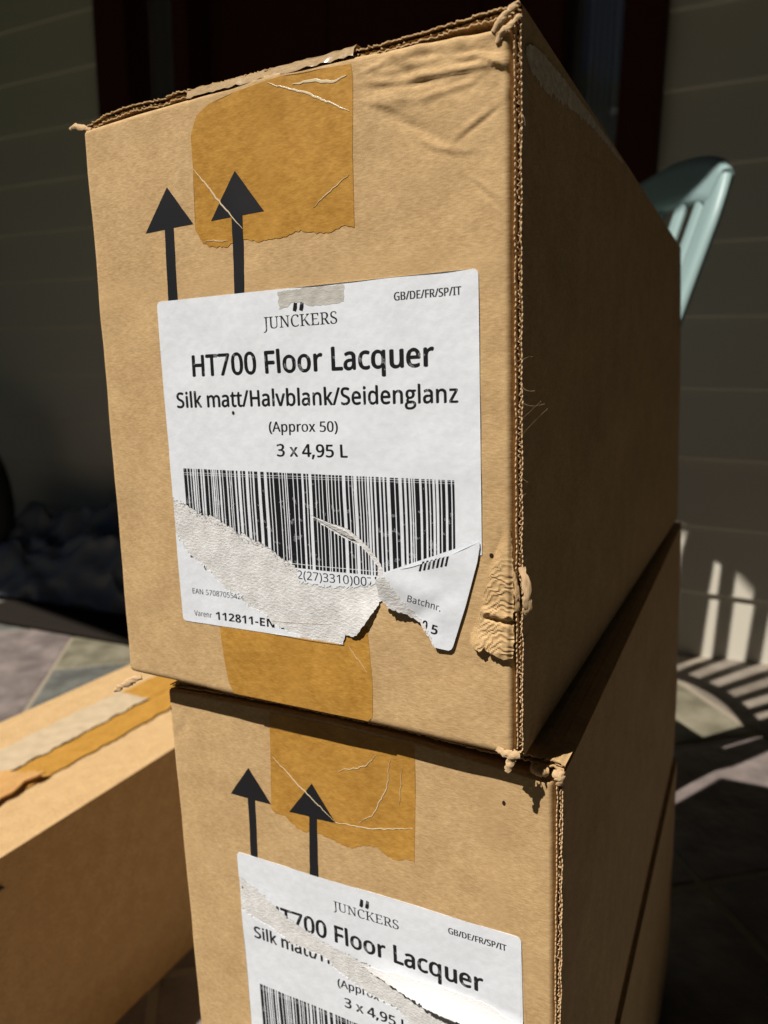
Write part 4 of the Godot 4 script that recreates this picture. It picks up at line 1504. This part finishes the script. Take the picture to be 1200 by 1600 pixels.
func build_clutter() -> void:
	# wheel leaning at the left edge
	var w := thing("wheel", "black rubber tyred wheel standing in the shade at the left edge", "wheel", Vector3(-2.52, 0.0, -1.38))
	var ring := func(c: Vector3, r: float, rad: float, n: int) -> MB:
		var pts := []
		var rr := []
		for i in n + 1:
			var a := TAU * i / n
			pts.append(c + Vector3(cos(a) * r, sin(a) * r, 0))
			rr.append(rad)
		var mb := MB.new()
		mb.tube(pts, rr, 10)
		return mb
	part(ring.call(Vector3(0, 0.31, 0), 0.28, 0.03, 48), "tyre", M.rubber, w, false)
	part(ring.call(Vector3(0, 0.31, 0), 0.235, 0.014, 48), "rim", M.rim_metal, w, false)
	var hub := MB.new()
	hub.tube([Vector3(0, 0.31, -0.05), Vector3(0, 0.31, 0.05)], [0.035, 0.035], 12)
	part(hub, "hub", M.rim_metal, w, false)
	for k in 12:
		var a := TAU * k / 12.0
		var sp := MB.new()
		sp.tube([Vector3(cos(a) * 0.03, 0.31 + sin(a) * 0.03, 0.02 if k % 2 else -0.02), Vector3(cos(a) * 0.235, 0.31 + sin(a) * 0.235, 0)], [0.003, 0.003], 5)
		part(sp, "spoke", M.rim_metal, w, false)
	# crumpled plastic sheeting against the wall
	var s := thing("plastic_sheet", "crumpled dark grey plastic sheeting heaped on the floor by the wall", "sheeting", Vector3(-1.95, 0.0, -1.44))
	var p := PackedVector3Array()
	var uv := PackedVector2Array()
	var n := 56
	fn.fractal_octaves = 4
	for j in n:
		for i in n:
			var a := i / (n - 1.0) * 2.0 - 1.0
			var b := j / (n - 1.0) * 2.0 - 1.0
			fn.frequency = 0.42
			var f := fn.get_noise_2d(a * 2.6, b * 2.6)
			fn.fractal_octaves = 2
			fn.frequency = 1.1
			var rdg := 1.0 - absf(fn.get_noise_2d(a * 2.0 + 5.0, b * 2.0))
			var e := maxf(0.0, 1.0 - a * a * a * a) * maxf(0.0, 1.0 - b * b)
			var y := e * (0.24 + 0.10 * f + 0.02 * (rdg - 0.6)) + 0.012 + 0.01 * rdg
			p.append(Vector3(a * 0.48 + f * 0.05, maxf(0.003, y), -b * 0.15 + 0.02 * rdg))
			uv.append(Vector2(a, b))
	var mb := MB.new()
	mb.grid(p, uv, n, n)
	part(mb, "sheeting", M.plastic_sheet, s, false)
	# door mat
	var d := thing("door_mat", "black fibre door mat on the slate floor in front of the door", "mat", Vector3(-1.62, 0.003, -1.19))
	d.rotation.y = 0.02
	mb = MB.new()
	mb.cbox(Vector3(0, 0.008, 0), Vector3(0.95, 0.016, 0.16), 0.004)
	part(mb, "backing", M.mat_fibre, d, false)

# ------------------------------------------------------------------ start
func _ready() -> void:
	var cam := Camera3D.new()
	cam.name = "camera"
	add_child(cam)
	var lens := CameraAttributesPhysical.new()
	lens.frustum_focal_length = 17.56
	lens.frustum_focus_distance = 0.315
	lens.exposure_aperture = 7.0
	lens.frustum_near = 0.02
	lens.frustum_far = 200.0
	cam.attributes = lens
	cam.transform = Transform3D(Basis(Vector3(0.8886386, -0.02879368, -0.45770335), Vector3(-0.05494321, 0.98415457, -0.16858538), Vector3(0.45530504, 0.17495917, 0.87297572)), Vector3(0.08684444, 0.69210199, 0.27282072))
	cam.fov = 68.69
	cam.near = 0.02
	cam.far = 200.0
	cam.current = true
	var env := Environment.new()
	env.background_mode = Environment.BG_SKY
	var sky := ProceduralSkyMaterial.new()
	sky.sky_top_color = Color(0.20, 0.38, 0.70)
	sky.sky_horizon_color = Color(0.60, 0.70, 0.82)
	sky.ground_bottom_color = Color(0.10, 0.10, 0.08)
	sky.ground_horizon_color = Color(0.30, 0.32, 0.30)
	sky.sun_angle_max = 1.0
	var sk := Sky.new()
	sk.sky_material = sky
	env.sky = sk
	env.background_energy_multiplier = 0.10
	env.tonemap_mode = Environment.TONE_MAPPER_LINEAR
	env.tonemap_exposure = 1.26
	env.sdfgi_enabled = true
	env.ssao_enabled = true
	env.ssil_enabled = true
	var we := WorldEnvironment.new()
	we.name = "environment"
	we.environment = env
	add_child(we)
	var sun := DirectionalLight3D.new()
	sun.name = "sun"
	sun.light_energy = 1.5
	sun.light_color = Color(1.0, 0.975, 0.94)
	sun.light_angular_distance = 0.53
	sun.shadow_enabled = true
	add_child(sun)
	sun.look_at_from_position(Vector3.ZERO, SUN, Vector3.UP)

	fn.noise_type = FastNoiseLite.TYPE_SIMPLEX
	fn.fractal_type = FastNoiseLite.FRACTAL_FBM
	fs.noise_type = FastNoiseLite.TYPE_SIMPLEX_SMOOTH
	fs.fractal_octaves = 2
	fs.frequency = 0.018
	fc.noise_type = FastNoiseLite.TYPE_SIMPLEX
	fc.fractal_octaves = 2
	fc.frequency = 0.11
	make_materials()
	var tc := mat("tape_clear", lin(0.50, 0.36, 0.20), 0.17, 0.6)
	tc.albedo_texture = M.kraft.albedo_texture
	tc.albedo_color = Color(0.88, 0.90, 0.95)
	mat("milky_film", lin(0.56, 0.44, 0.29), 0.3, 0.5)
	var kl := mat("kraft_light_tape", lin(0.55, 0.35, 0.15), 0.5, 0.4)
	kl.albedo_texture = M.kraft.albedo_texture
	kl.albedo_color = Color(1.0, 0.93, 0.82)
	var lp := mat("label_print_plain", lin(0.78, 0.78, 0.785), 0.35, 0.5)
	lp.heightmap_enabled = true
	lp.heightmap_texture = M.peeled_paper.heightmap_texture
	lp.heightmap_scale = 0.03
	build_ground()
	build_house()
	build_roof()
	build_top_box()
	build_mid_box()
	build_low_box()
	build_side_box()
	build_chair()
	build_clutter()
	build_garden()
